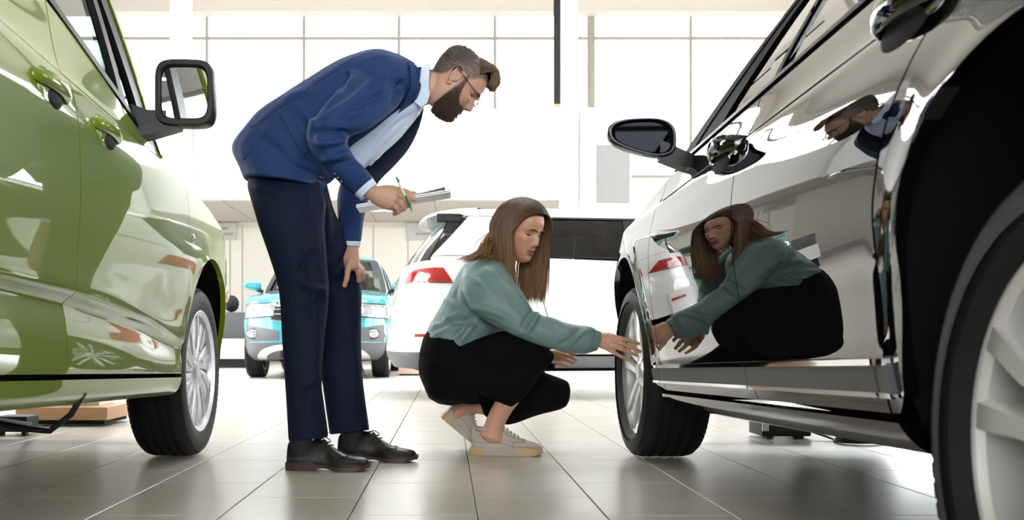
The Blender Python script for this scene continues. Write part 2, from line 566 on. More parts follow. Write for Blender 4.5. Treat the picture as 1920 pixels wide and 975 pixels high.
# panelling on the back wall under the mezzanine
wb = bpy.data.objects['wall_back']
M['panel'] = mat('wall_panel_cream', (0.76, 0.73, 0.67), rough=.6, var=.03)
xw = lambda px: (px - VX) / FPX * WALL_Y
edges = [380, 432, 455, 560, 640, 700, 765, 845, 925, 1010, 1090]
for a, b in zip(edges[:-1], edges[1:]):
    slab('wall_panel', xw(a) + .015, xw(b) - .015, WALL_Y - .03, WALL_Y - .001, .12, MEZ_Z - .12, 'panel', wb)
slab('baseboard_back', X0, MEZ_X, WALL_Y - .05, WALL_Y - .002, 0, .11, 'grey')
M['signgrey'] = mat('sign_grey', (.50, .49, .47), rough=.6)
M['signtext'] = mat('sign_text', (.30, .29, .28), rough=.6)
for px, w_, lab in ((805, 84, 'grey wall sign with two short text lines right of the man'), (412, 62, 'grey wall sign left of the man above the dark seat')):
    s_ = MB().box((0, 0, 0), (w_ / FPX * WALL_Y, .03, 32 / FPX * WALL_Y)).build('wall_sign', 'signgrey', smooth=False)
    s_.location = P(px, 434, WALL_Y - .06)
    tag(s_, lab, 'sign')
    t_ = MB()
    for row, ww in ((.06, .34), (-.05, .55)):
        x = -ww / 2
        while x < ww / 2:
            l_ = random.uniform(.03, .06)
            t_.box((x + l_ / 2, -.018, row), (l_, .006, .05)); x += l_ + .014
    t_.build('lettering', 'signtext', s_, smooth=False)['kind'] = 'stuff'

# ------------------------------------------------------------------ wheels
def make_wheel(R=.33, hw=.11, rim=.225, style='twin', alloy='alloy', nspoke=5):
    """wheel standing around its local x axis (outer face towards +x); parts of parts: tyre, rim, spokes, bolts"""
    w = bpy.data.objects.new('wheel', None); C.objects.link(w); w.empty_display_size = .1
    pr = [(rim - .012, -hw * .82), (rim + .012, -hw * .96), (R - .06, -hw * 1.02), (R - .022, -hw * .95), (R - .006, -hw * .80)]
    for g in (-.52, -.18, .18, .52):
        pr += [(R - .001, hw * (g - .075)), (R - .009, hw * (g - .06)), (R - .009, hw * (g + .06)), (R - .001, hw * (g + .075))]
    pr += [(R - .006, hw * .80), (R - .013, hw * .88), (R - .022, hw * .95), (R - .06, hw * 1.02), (rim + .03, hw * 1.0), (rim + .02, hw * .965), (rim + .008, hw * .955), (rim - .012, hw * .80)]
    t = MB().lathe(pr, 72)
    # shoulder blocks: shallow radial ribs across both shoulders
    nb = 72
    for k in range(nb):
        a = 2 * math.pi * k / nb
        Rm = Matrix.Rotation(a, 3, 'X')
        for sx in (-1, 1):
            t.box(Rm @ Vector((sx * hw * .885, 0, R - .0155)), (hw * .17, .0205, .004), Rm @ Matrix.Rotation(sx * math.radians(42), 3, 'Y'))
    t.build('tyre', 'rubber', w, sharp=35)
    r = MB().lathe([(rim + .006, hw * .93), (rim + .009, hw * .90), (rim + .001, hw * .80), (rim - .016, hw * .66), (rim - .022, .0), (rim - .022, -hw * .8), (rim - .006, -hw * .93),
                    (rim + .006, -hw * .93), (rim + .004, -hw * .8), (rim - .010, 0), (rim - .006, hw * .7)], 64, closed=True)
    r.build('rim', alloy, w)
    MB().lathe([(.02, -.02), (rim * .72, -.02), (rim * .72, .0), (.02, .0)], 48, closed=True).build('brake_disc', 'steel', w)
    MB().lathe([(.01, -.05), (rim * .93, -.05), (rim * .93, -.06), (.01, -.06)], 40, closed=True).build('backing_plate', 'liner', w)
    fx = hw * .70
    def spoke(points, widths, depth):
        """points: (radius, angle offset, x); a bevelled bar along them"""
        rings = []
        for (rr, aa, xx), ww in zip(points, widths):
            c = np.array([xx, rr * math.sin(aa), rr * math.cos(aa)])
            tdir = np.array([0, math.cos(aa), -math.sin(aa)])
            ax = np.array([1.0, 0, 0])
            q = []
            for (du, dx) in ((-1, -1), (-1, -.25), (-.72, 0), (.72, 0), (1, -.25), (1, -1)):
                q.append(c + tdir * du * ww / 2 + ax * (dx * depth))
            rings.append(q)
        return MB().loft(rings)
    first = None
    if style == 'twin':
        for k in range(nspoke):
            for sg in (-1, 1):
                pts = [(.055, sg * .42, fx - .012), (.10, sg * .27, fx - .004), (.16, sg * .205, fx + .002), (rim - .004, sg * .215, fx + .004)]
                s_ = spoke(pts, [.030, .030, .034, .046], .042).build('spoke', alloy, None if first else w, sharp=30) if k == 0 else None
                if k == 0:
                    s_.parent = w
                    if sg == -1: first = s_
                    else: second = s_
                else:
                    s_ = (first if sg == -1 else second).copy(); C.objects.link(s_)
                    s_.rotation_euler = (2 * math.pi * k / nspoke, 0, 0)
        MB().lathe([(.001, fx + .004), (.03, fx + .003), (.036, fx - .004), (.066, fx - .012), (.072, fx - .03), (.072, -.02)], 36).build('hub_cap', alloy, w)
        b = MB()
        for k in range(5):
            a = 2 * math.pi * (k + .5) / 5
            b.lathe([(.001, fx - .008), (.010, fx - .008), (.011, fx - .03)], 8, c=(0, .052 * math.sin(a), .052 * math.cos(a)))
        b.build('wheel_bolts', 'steel', w)
        v = MB().tube([(fx - .01, .06, -rim + .02), (fx + .012, .062, -rim + .045)], .004, 6); v.build('valve', 'black', w)
    else:
        for k in range(nspoke):
            if first is None:
                pts = [(.040, -.10, fx + .002), (.09, -.05, fx + .006), (.15, .02, fx + .008), (rim - .03, .08, fx + .006), (rim + .002, .10, fx + .002)]
                first = spoke(pts, [.026, .055, .088, .118, .128], .018).build('spoke', alloy, w, sharp=30)
                ridge = spoke([(a, b - .03, c + .006) for a, b, c in pts[1:]], [.012, .016, .02, .02], .010).build('spoke_ridge', alloy, w, sharp=30)
            else:
                for f_ in (first, ridge):
                    s_ = f_.copy(); C.objects.link(s_); s_.rotation_euler = (2 * math.pi * k / nspoke, 0, 0)
        MB().lathe([(.001, fx + .016), (.026, fx + .014), (.034, fx + .006), (.05, fx - .006)], 36).build('hub_cap', alloy, w)
        MB().lathe([(rim + .01, hw * .93), (rim + .004, hw * .96), (rim - .014, hw * .86), (rim - .018, hw * .7)], 64).build('cover_ring', alloy, w)
        MB().lathe([(.03, fx - .03), (rim - .01, fx - .035)], 40).build('wheel_backing', 'matteblack', w)
    return w


# ------------------------------------------------------------------ car bodies
class Car:
    def __init__(s, name, label, loc, rz, prof, WB, R=.33, hw=.108, Ra=.42, ac=.345, recess=.02, front=None, rear=None, rake=None, feat=None,
                 paint='green', cat='car', sf0=.30, nf=2.6, sr0=-3.0, nr=2.8, flare=.012):
        s.root = tag(empty(name, loc, rz), label, cat)
        s.prof = pchip([p[0] for p in prof], [p[1] for p in prof])
        s.WB, s.R, s.hw, s.Ra, s.ac, s.recess, s.paint = WB, R, hw, Ra, ac, recess, paint
        s.sn, s.sr = front, rear
        s.rake = rake or (lambda a, z: 0 * a)
        s.feat = feat or (lambda a, z: 0 * a)
        s.sf0, s.nf, s.sr0, s.nr, s.flare = sf0, nf, sr0, nr, flare
        s.W = float(s.prof(.7))

    def half(s, a, z):
        b = s.prof(z) + s.feat(a, z)
        for c in (0, -s.WB):
            d = np.hypot(a - c, z - s.ac)
            b = b + s.flare * np.exp(-np.clip((d - s.Ra) / .045, 0, 9) ** 2) * (z < s.ac + s.Ra + .2)
        tf = np.clip((a - s.sf0) / (s.sn(z) - s.sf0), 0, .9995)
        tr = np.clip((a - s.sr0) / (s.sr(z) - s.sr0), 0, .9995)
        return b * (1 - tf ** s.nf) ** (1 / s.nf) * (1 - tr ** s.nr) ** (1 / s.nr)

    def pt(s, a, z, side, off=0.0):
        a, z = np.asarray(a, float), np.asarray(z, float)
        return np.stack([side * (s.half(a, z) + off), a, z + s.rake(a, z)], -1)

    def nose(s, q, z, off=0.0):
        q, z = np.asarray(q, float), np.asarray(z, float)
        k = (1 - np.abs(q) ** s.nf) ** (1 / s.nf)
        a = s.sf0 + (s.sn(z) - s.sf0) * k
        l = q * s.prof(z)
        d = np.stack([q * np.abs(q), k + .001], -1); d /= np.linalg.norm(d, axis=-1, keepdims=True)
        return np.stack([l + off * d[..., 0], a + off * d[..., 1], z + s.rake(a, z)], -1)

    def tail(s, q, z, off=0.0):
        q, z = np.asarray(q, float), np.asarray(z, float)
        k = (1 - np.abs(q) ** s.nr) ** (1 / s.nr)
        a = s.sr0 + (s.sr(z) - s.sr0) * k
        l = q * s.prof(z)
        return np.stack([l + off * q * np.abs(q), a - off * k, z + s.rake(a, z)], -1)

    def side(s, name, B, T, L, Rr, m, nu=24, nv=24, gap=.003, skirt=.022, off=0.0, sides=(1, -1), parent=None, sharp=35):
        G2 = coons(B, T, L, Rr, nu, nv, gap)
        out = []
        for sd in sides:
            G = s.pt(G2[..., 0], G2[..., 1], sd, off)
            out.append(grid_panel(name, G, m, parent or s.root, (sd, 0, 0), skirt, sharp=sharp))
        return out

    def quad_side(s, name, poly, m, nu=12, nv=8, **k):
        """poly: rear-bottom, front-bottom, front-top, rear-top in (s,z)"""
        a, b, c, d = poly
        return s.side(name, [a, b], [d, c], [a, d], [b, c], m, nu, nv, **k)

    def front_patch(s, name, a, b, c, d, m, nu=14, nv=8, off=0.0, skirt=.012, mirror=False, rear=False, gap=0.0, bot=None, top=None, parent=None):
        """corners in (q,z): left-bottom, right-bottom, right-top, left-top"""
        G2 = coons(bot or [a, b], top or [d, c], [a, d], [b, c], nu, nv, gap)
        out = []
        fn = s.tail if rear else s.nose
        for m_ in ((1, -1) if mirror else (1,)):
            G = fn(G2[..., 0] * m_, G2[..., 1], off)
            out.append(grid_panel(name, G, m, parent or s.root, (0, -1 if rear else 1, 0), skirt))
        return out

    def arc(s, c, a0, a1, n=28, Ra=None):
        Ra = Ra or s.Ra
        return [(c + Ra * math.cos(math.radians(a)), s.ac + Ra * math.sin(math.radians(a))) for a in np.linspace(a0, a1, n)]

    def wheels(s, proto, steer=0.0, rear=True, out=(0, 0)):
        for c in ([0, -s.WB] if rear else [0]):
            for sd in (1, -1):
                w = copy_tree(proto, s.root)
                x = float(s.prof(.45)) - s.recess - s.hw + (out[0] if c == 0 else out[1])
                w.location = (sd * x, c, s.R)
                w.rotation_euler = (0, 0, (math.pi if sd < 0 else 0) + (steer if c == 0 else 0))

    def wells(s):
        for c in (0, -s.WB):
            for sd in (1, -1):
                W_ = float(s.prof(.5)) - .006
                mb = MB()
                rings = []
                for a in np.linspace(-12, 192, 30):
                    ca, sa = math.cos(math.radians(a)), math.sin(math.radians(a))
                    xo = float(s.half(np.array(c + s.Ra * ca), np.array(s.ac + s.Ra * sa))) - .016
                    rings.append([(sd * xo, c + (s.Ra + .012) * ca, s.ac + (s.Ra + .012) * sa), (sd * (W_ - .42), c + (s.Ra + .012) * ca, s.ac + (s.Ra + .012) * sa),
                                  (sd * (W_ - .42), c, s.ac)])
                rk = float(s.rake(np.array(float(c)), np.array(.6)))
                rings = [[(x, y, z + rk) for x, y, z in r] for r in rings]
                mb.loft(rings, caps=False, closed=False)
                mb.build('wheel_arch_liner', 'liner', s.root)

    def inside(s, front_end, rear_end, belt, zl=.2, width=None):
        W_ = (width or float(s.prof(.5))) - .075
        mb = MB()
        mb.box((0, (front_end + rear_end) / 2, zl + .06), (W_ * 2 - .84, front_end - rear_end, .12))
        r0, r1 = -s.WB + s.Ra + .03, -s.Ra - .03
        mb.box((0, (r0 + r1) / 2, zl + .07), (W_ * 2 - .06, r1 - r0, .10))
        mb.build('underbody', 'liner', s.root, smooth=False)
        mb = MB().box((0, (r0 + r1) / 2, (belt + .36) / 2), (W_ * 2 - .04, r1 - r0, belt - .36))
        mb.box((0, (front_end - .25 + r1) / 2, .58), (W_ * 2 - .86, front_end - .25 - r1, .46))
        mb.box((0, (rear_end + .25 + r0) / 2, .58), (W_ * 2 - .86, r0 - rear_end - .25, .46))
        mb.build('cabin', 'cabin', s.root, smooth=False)

    def seats(s, rows, belt, m='cabin'):
        for y in rows:
            for x in (-.36, .36):
                mb = MB()
                mb.box((x, y, belt + .06), (.44, .14, .34), bev=.05)
                mb.box((x, y - .02, belt + .30), (.26, .10, .18), bev=.04)
                mb.build('seat', m, s.root)

    def hood(s, H, sc, zc, crown=.05, m=None, bow=.10, qe=.88, zn=None):
        """H: edge curve (s,z) cowl->nose"""
        Hs = np.array(H); fz = lambda a: np.interp(a, Hs[::-1, 0] if Hs[0, 0] > Hs[-1, 0] else Hs[:, 0], Hs[::-1, 1] if Hs[0, 0] > Hs[-1, 0] else Hs[:, 1])
        zn = zn or Hs[-1, 1]
        U, Q = np.meshgrid(np.linspace(0, 1, 26), np.linspace(-1, 1, 31))
        k = (1 - np.abs(Q * qe) ** s.nf) ** (1 / s.nf)
        send = s.sf0 + (s.sn(zn) - s.sf0) * k
        s0 = sc + bow * (1 - Q ** 2)
        a = s0 + (send - s0) * U
        z = fz(np.clip(a - bow * (1 - Q ** 2) * .3, Hs[:, 0].min(), Hs[:, 0].max())) + crown * (1 - np.abs(Q) ** 2.4) * (1 - U ** 4)
        l = Q * s.prof(z * 0 + zn) * (1 - (1 - qe) * U ** 3)
        l = Q * np.minimum(np.abs(s.half(a * 0 + sc, z)), s.prof(fz(a))) * (1 - (1 - qe) * U ** 3)
        G = np.stack([l, a, z + s.rake(a, z)], -1)
        return grid_panel('bonnet', G, m or s.paint, s.root, (0, 0, 1), .02)

    def screen(s, name, e0, e1, m, bow0=.14, bow1=.08, out=(0, .5, .8), inset=.03, crown=.02):
        """glass between the two side edges: e0 base (s,z), e1 top (s,z)"""
        V, Q = np.meshgrid(np.linspace(0, 1, 14), np.linspace(-1, 1, 25), indexing='ij')
        a = e0[0] + (e1[0] - e0[0]) * V; z = e0[1] + (e1[1] - e0[1]) * V
        w_ = s.prof(z) - inset
        sg = 1 if out[1] > 0 else -1
        a = a + sg * (bow0 + (bow1 - bow0) * V) * (1 - Q ** 2)
        G = np.stack([Q * w_, a, z + crown * (1 - Q ** 2) + s.rake(a, z)], -1)
        return grid_panel(name, G, m, s.root, out, .006)

    def roof(s, front, rear, crown=.05, m=None, bowf=.08, bowr=.06):
        """front, rear: (s,z) of the roof edge ends"""
        U, Q = np.meshgrid(np.linspace(0, 1, 24), np.linspace(-1, 1, 25))
        s0 = rear[0] - bowr * (1 - Q ** 2); s1 = front[0] + bowf * (1 - Q ** 2)
        a = s0 + (s1 - s0) * U
        z = rear[1] + (front[1] - rear[1]) * U
        arch = .02 * np.sin(np.pi * U)
        w_ = s.prof(z)
        G = np.stack([Q * w_, a, z + arch + crown * (1 - np.abs(Q) ** 3) + s.rake(a, z)], -1)
        return grid_panel('roof', G, m or s.paint, s.root, (0, 0, 1), .03)


# one wheel of each kind, copied to the cars
proto_cover = make_wheel(.33, .105, .230, 'blade', 'hubcap', 10)
proto_twin = make_wheel(.33, .122, .252, 'twin', 'alloy', 5)


def place_plane(aX, bX, W, axle_Y, side):
    """car whose visible side lies on X = aX + bX*Y; returns loc and heading"""
    th = math.atan2(-bX, 1.0)
    x = aX + bX * axle_Y
    # the right side of a car on the left of the picture faces +X
    nx, ny = math.cos(th), math.sin(th)
    s_ = 1 if side == 'right' else -1
    return (x - s_ * nx * W, axle_Y - s_ * ny * W, 0), th


# ---------------------------------------------------------------- green van on the left
Wg = .90
prof_g = [(.18, Wg - .22), (.225, Wg - .13), (.245, Wg - .055), (.27, Wg - .03), (.305, Wg - .024), (.33, Wg - .020), (.42, Wg - .016), (.50, Wg - .004), (.60, Wg + .006), (.75, Wg + .014), (.88, Wg + .010), (.965, Wg - .002),
          (1.0, Wg - .012), (1.02, Wg - .030), (1.06, Wg - .045), (1.20, Wg - .070), (1.45, Wg - .125), (1.70, Wg - .205), (1.80, Wg - .26)]
loc, th = place_plane(-.769, -.0428, Wg, 3.90, 'right')


def feat_g(a, z):
    # pressed crease low on the doors that falls towards the front wheel
    zc = np.interp(a, [-3.2, -1.58, -.9, -.45, 0], [.520, .515, .485, .440, .42])
    fade = np.interp(a, [-3.2, -.75, -.40, -.3], [1, 1, .35, 0])
    d = z - zc
    k = np.clip(-d / .034, 0, 1); k = k * k * (3 - 2 * k)
    return fade * (.006 * np.exp(-(d / .05) ** 2) - .034 * np.exp(-(d / .065) ** 2) * k)


G_ = Car('compact_van', 'lime green van on the left, its right flank and front wheel in view', loc, th, prof_g, 2.68, .33, .105, .415, .35, .012,
         front=pchip([.2, .4, .6, .85, 1.05, 1.2], [.74, .84, .85, .80, .62, .5]), rear=pchip([.2, .5, 1.0, 1.8], [-3.45, -3.55, -3.52, -3.30]),
         rake=lambda a, z: -.032 * a, feat=feat_g, paint='green', sf0=.22, sr0=-3.0, nf=2.5, flare=.004)
sF, sM, sR_, zs, zl = -.40, -1.585, -2.45, .317, .243
Hg = [(-.55, 1.03), (-.3, 1.00), (.0, .965), (.25, .92), (.42, .875), (.52, .84)]
zH = lambda a: np.interp(a, [p[0] for p in Hg], [p[1] for p in Hg])
arcF = G_.arc(0, -16, 184, 40)
G_.side('front_wing', arcF + [(sF, zs)], [(.53, .835)] + [(a, float(zH(a))) for a in np.linspace(.5, sF, 24)], [arcF[0], (.56, .42), (.57, .62), (.53, .835)], [(sF, zs), (sF, float(zH(sF)))], 'green', 48, 30)
# front door: rear edge, front edge, belt
belt_fd = [(sM, 1.196), (-1.30, 1.165), (-1.0, 1.10), (-.86, 1.07), (-.60, 1.04), (sF, float(zH(sF)))]
fd = G_.side('front_door', [(sM, zs), (sF, zs)], belt_fd, [(sM, zs), (sM, 1.196)], [(sF, zs), (sF, float(zH(sF)))], 'green', 80, 130)
rd = G_.side('sliding_door', [(sR_, zs), (sM, zs)], [(sR_, 1.21), (sM, 1.196)], [(sR_, zs), (sR_, 1.21)], [(sM, zs), (sM, 1.196)], 'green', 60, 130)
arcR = G_.arc(-2.68, 175, 0, 30)
G_.side('rear_wing', [(-3.25, .36), (-3.1, .36)] + arcR + [(-2.262, zs), (sR_ + .19, zs)], [(-3.3, 1.22), (sR_, 1.21)], [(-3.25, .36), (-3.3, 1.22)], [(sR_ + .19, zs), (sR_, .80), (sR_, 1.21)], 'green', 40, 26)
G_.side('sill', [(-2.26, zl), (-.43, zl)], [(-2.26, zs - .007), (-.43, zs - .007)], [(-2.26, zl), (-2.26, zs - .007)], [(-.43, zl), (-.40, zs - .007)], 'green', 40, 10, skirt=.05, off=.004)
# greenhouse
G_.side('window_frame', [(sM, 1.198), (-1.0, 1.102), (-.86, 1.072)], [(sM, 1.225), (-1.0, 1.13), (-.88, 1.10)], [(sM, 1.198), (sM, 1.225)], [(-.86, 1.072), (-.88, 1.10)], 'black', 30, 4, off=.004)
G_.quad_side('side_window', [(-1.50, 1.215), (-1.02, 1.125), (-1.22, 1.66), (-1.50, 1.66)], 'carglass', 10, 10, skirt=0, off=-.012)
G_.quad_side('pillar', [(sM - .07, 1.20), (-1.50, 1.20), (-1.50, 1.68), (sM - .07, 1.68)], 'black', 6, 10)
G_.quad_side('quarter_window', [(-.97, 1.11), (-.74, 1.07), (-1.02, 1.50), (-1.08, 1.42)], 'carglass', 8, 8, skirt=0, off=-.012)
G_.quad_side('window_divider', [(-1.03, 1.11), (-.965, 1.10), (-1.20, 1.68), (-1.26, 1.68)], 'black', 5, 10, off=.004)
G_.quad_side('windscreen_pillar', [(-.76, 1.06), (-.62, 1.035), (-1.10, 1.72), (-1.24, 1.72)], 'black', 6, 14, off=.0)
G_.quad_side('windscreen_pillar_trim', [(-.635, 1.037), (-.60, 1.030), (-1.08, 1.72), (-1.115, 1.72)], 'green', 4, 14, off=.006)
G_.quad_side('side_window', [(sR_ + .05, 1.225), (sM - .09, 1.215), (sM - .09, 1.66), (sR_ + .05, 1.66)], 'darkglass', 10, 8, skirt=0, off=-.012)
G_.quad_side('side_window', [(-3.2, 1.235), (sR_ - .08, 1.225), (sR_ - .08, 1.66), (-3.15, 1.66)], 'darkglass', 10, 8, skirt=0, off=-.012)
G_.quad_side('pillar', [(sR_ - .09, 1.21), (sR_ + .06, 1.21), (sR_ + .06, 1.68), (sR_ - .09, 1.68)], 'green', 6, 10)
G_.quad_side('roof_rail', [(-3.28, 1.665), (-1.10, 1.665), (-1.14, 1.80), (-3.28, 1.80)], 'green', 30, 6)
G_.roof((-1.14, 1.795), (-3.28, 1.795), .05)
G_.screen('windscreen', (-.60, 1.035), (-1.10, 1.78), 'windshield', .22, .10)
G_.hood(Hg, -.52, 1.0, .07, bow=.14)
G_.front_patch('front_bumper', (-.93, .24), (.93, .24), (.93, .60), (-.93, .60), 'green', 40, 10)
G_.front_patch('front_panel', (-.93, .605), (.93, .605), (.90, .84), (-.90, .84), 'green', 40, 10)
G_.front_patch('grille', (-.5, .60), (.5, .60), (.55, .76), (-.55, .76), 'black', 20, 6, off=.008)
G_.front_patch('headlamp', (.55, .62), (.93, .66), (.90, .83), (.58, .78), 'lampglass', 12, 8, off=.008, mirror=True)
G_.front_patch('tailgate', (-.93, .60), (.93, .60), (.93, 1.78), (-.93, 1.78), 'green', 24, 16, rear=True)
G_.front_patch('rear_bumper', (-.95, .24), (.95, .24), (.95, .595), (-.95, .595), 'green', 24, 8, rear=True)
G_.front_patch('rear_window', (-.8, 1.2), (.8, 1.2), (.78, 1.7), (-.78, 1.7), 'darkglass', 16, 8, rear=True, off=.006)
G_.wheels(proto_cover, math.radians(-2))
G_.wells()
G_.inside(.72, -3.3, 1.10, .31)
G_.seats([-1.55, -2.4], 1.05)
# bright orange side repeater and the round badge on the wing
M['orange'] = mat('orange_lamp', (.8, .22, .02), rough=.15, coat=1)


def blob_on_side(car, a, z, side, ra, rz, d, m, name, off=0.0):
    c = car.pt(a, z, side, off)
    return MB().ball(tuple(c), (d, ra, rz), 20, 12).build(name, m, car.root)


blob_on_side(G_, .40, .66, 1, .05, .035, .012, 'orange', 'side_lamp')
M['navy'] = mat('navy_enamel', (.02, .03, .16), rough=.2, coat=1)
for r_, m_, o_ in ((.017, 'chrome', .001), (.012, 'navy', .004)):
    blob_on_side(G_, -.36, .80, 1, r_, r_, .004, m_, 'badge', o_)


def handle(car, a0, a1, z, side, m, cup, proud=.045, h=.034, cupz=.05, name='door_handle'):
    """grip bar bowed out over its recess"""
    lo, hi = min(a0, a1), max(a0, a1)
    h_root = None
    mb = MB()
    rings = []
    for t in np.linspace(0, 1, 22):
        a = lo + (hi - lo) * t
        lift = proud * (math.sin(math.pi * min(max((t * 1.0), 0), 1)) ** .35)
        hh = h * (.62 + .38 * math.sin(math.pi * t) ** .6)
        c = np.array(car.pt(a, z, side, 0))
        ring = []
        for k in range(12):
            an = 2 * math.pi * k / 12
            ring.append(c + np.array([side * (lift - .012 + .011 * math.cos(an)), 0, hh * .5 * math.sin(an) + .006 * math.sin(math.pi * t)]))
        rings.append(ring)
    g = mb.loft(rings).build(name, m, car.root)
    c = np.array(car.pt((lo + hi) / 2 - (hi - lo) * .05, z - .012, side, 0))
    th_ = math.radians(7) * side
    MB().ball(tuple(c - np.array([side * .007, 0, 0])), (.016, (hi - lo) * .40, cupz), 28, 14).build('handle_recess', cup, car.root)
    return g


handle(G_, -1.86, -1.65, .940, 1, 'green', 'green', .030, .036, .050)
handle(G_, -1.46, -1.25, .940, 1, 'green', 'green', .030, .036, .050)
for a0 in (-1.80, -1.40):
    blob_on_side(G_, a0 + .050, .917, 1, .052, .022, .012, 'matteblack', 'handle_hollow_shade', .0)  # black blob stands in for the shade in the hollow under the grip


def mirror_van(car, a, z, side):
    """upright rectangular door mirror: shell, glass, foot"""
    base = np.array(car.pt(a, z, side, 0))
    x0 = base[0] + side * .055
    def rr(cx, cz, w_, h_, n, rad, y, tilt=0):
        pts = []
        for k in range(n):
            t = 2 * math.pi * k / n
            c_, s_ = math.cos(t), math.sin(t)
            e = .42
            pts.append((cx + side * (w_ / 2 * math.copysign(abs(c_) ** e, c_) + tilt * s_ * h_ * .0), y, cz + h_ / 2 * math.copysign(abs(s_) ** e, s_) + .012 * -c_ * 0))
        return pts
    cx, cz = x0 + side * .085, base[2] + .085
    w_, h_ = .180, .205
    y0 = base[1] - .03
    n = 40
    shape = [(.80, .82, .105), (.94, .94, .085), (1.0, 1.0, .05), (1.0, 1.0, .0), (.97, .97, -.008), (.84, .84, -.008), (.80, .79, .004), (.78, .77, .012)]
    mb = MB()
    rings = [rr(cx, cz, w_ * a_, h_ * b_, n, 0, y0 + c_) for a_, b_, c_ in shape]
    mb.loft(rings)
    mb.build('mirror_housing', 'black', car.root)
    g = MB().loft([rr(cx, cz, w_ * .775, h_ * .765, n, 0, y0 + .006), rr(cx, cz, w_ * .775, h_ * .765, n, 0, y0 + .010)])
    g.build('mirror_glass', 'mirrorglass', car.root)
    f = MB()
    f.loft([[(base[0] - side * .03, y0 + dy, base[2] + dz) for dy, dz in ((-.01, -.06), (.09, -.06), (.09, .05), (-.01, .05))],
            [(base[0] + side * .03, y0 + dy, base[2] + dz) for dy, dz in ((.0, -.045), (.09, -.045), (.09, .03), (.0, .03))],
            [(cx - side * .02, y0 + dy, base[2] + dz) for dy, dz in ((.01, -.02), (.08, -.02), (.08, .03), (.01, .03))]])
    f.build('mirror_foot', 'black', car.root)


mirror_van(G_, -.80, 1.105, 1)
mirror_van(G_, -.80, 1.105, -1)

# ---------------------------------------------------------------- black saloon on the right
Wb = .93
prof_b = [(.15, Wb - .30), (.19, Wb - .17), (.212, Wb - .085), (.24, Wb - .060), (.262, Wb - .052), (.30, Wb - .038), (.34, Wb - .030), (.42, Wb - .020), (.52, Wb - .004), (.62, Wb + .008), (.72, Wb + .012), (.80, Wb + .006), (.86, Wb - .006),
          (.895, Wb - .014), (.915, Wb - .030), (.95, Wb - .042), (1.01, Wb - .058), (1.15, Wb - .125), (1.30, Wb - .215), (1.41, Wb - .30), (1.45, Wb - .36)]
locb, thb = place_plane(.594, .0268, Wb, 3.87, 'left')
B_ = Car('saloon_car', 'glossy black car on the right with alloy wheels and chrome side strips', locb, thb, prof_b, 2.842, .33, .122, .415, .355, .022,
         front=pchip([.2, .4, .6, .8, 1.0], [.72, .84, .85, .78, .55]), rear=pchip([.2, .5, .9, 1.45], [-3.8, -3.95, -3.9, -3.7]),
         rake=lambda a, z: -.030 * a * np.clip((.95 - z) / .5, 0, 1), paint='blackpaint', sf0=.15, sr0=-3.2, nf=2.4, flare=.009)
sF, sM, zs, zl = -.53, -1.607, .264, .205
Hb = [(-.75, 1.0), (-.5, .985), (-.2, .955), (.1, .91), (.3, .86), (.45, .80), (.56, .74)]
zHb = lambda a: float(np.interp(a, [p[0] for p in Hb], [p[1] for p in Hb]))
arcF = B_.arc(0, -14, 190, 44)
B_.side('front_wing', arcF + [(sF, .262)], [(.52, .765)] + [(a, zHb(a)) for a in np.linspace(.5, sF, 24)], [arcF[0], (.55, .42), (.56, .60), (.52, .765)], [(sF, .262), (sF, zHb(sF))], 'blackpaint', 50, 30)
beltb = lambda a: 1.005 + .0 * a
B_.side('front_door', [(sM, zs), (sF, zs)], [(sM, 1.008), (-.80, 1.0), (sF, zHb(sF))], [(sM, zs), (sM, 1.008)], [(sF, zs), (sF, zHb(sF))], 'blackpaint', 50, 70)
rear_edge = smooth_poly([(-2.33, zs), (-2.375, .42), (-2.40, .60), (-2.46, .72), (-2.56, .84), (-2.64, .92), (-2.68, 1.012)], 40)
B_.side('rear_door', [tuple(rear_edge[0]), (sM, zs)], [tuple(rear_edge[-1]), (sM, 1.008)], [tuple(p) for p in rear_edge], [(sM, zs), (sM, 1.008)], 'blackpaint', 50, 70)
arcR = B_.arc(-2.842, 172, -8, 40)
B_.side('rear_wing', [(-3.5, .40), (-3.30, .40)] + arcR + [(-2.36, .262), tuple(rear_edge[0])], [(-3.6, .98), (-3.2, 1.0), tuple(rear_edge[-1])], [(-3.5, .40), (-3.6, .98)], [tuple(p) for p in rear_edge], 'blackpaint', 56, 40)
B_.side('sill', [(-2.40, zl), (-.43, zl)], [(-2.36, zs - .008), (-.46, zs - .008)], [(-2.40, zl), (-2.36, zs - .008)], [(-.43, zl), (-.46, zs - .008)], 'blackpaint', 40, 12, skirt=.06, off=.006)
# chrome-edged rubbing strip along the doors, one piece per panel
for a0, a1 in ((-2.40, -2.345), (-2.335, sM - .003), (sM + .003, sF - .003), (sF + .003, -.44)):
    st = B_.quad_side('side_strip', [(a0, .296), (a1, .296), (a1, .345), (a0, .345)], 'silver', max(3, int((a1 - a0) * 20)), 3, off=.010, skirt=.014, gap=.001)
    for o_ in st: o_['label'] = 'grey rubbing strip'; o_.data.materials[0] = M['clad']
    for z0_, z1_ in ((.290, .300), (.340, .352)):
        B_.quad_side('chrome_strip', [(a0, z0_), (a1, z0_), (a1, z1_), (a0, z1_)], 'chrome', max(3, int((a1 - a0) * 20)), 3, off=.014, skirt=.012, gap=.001)
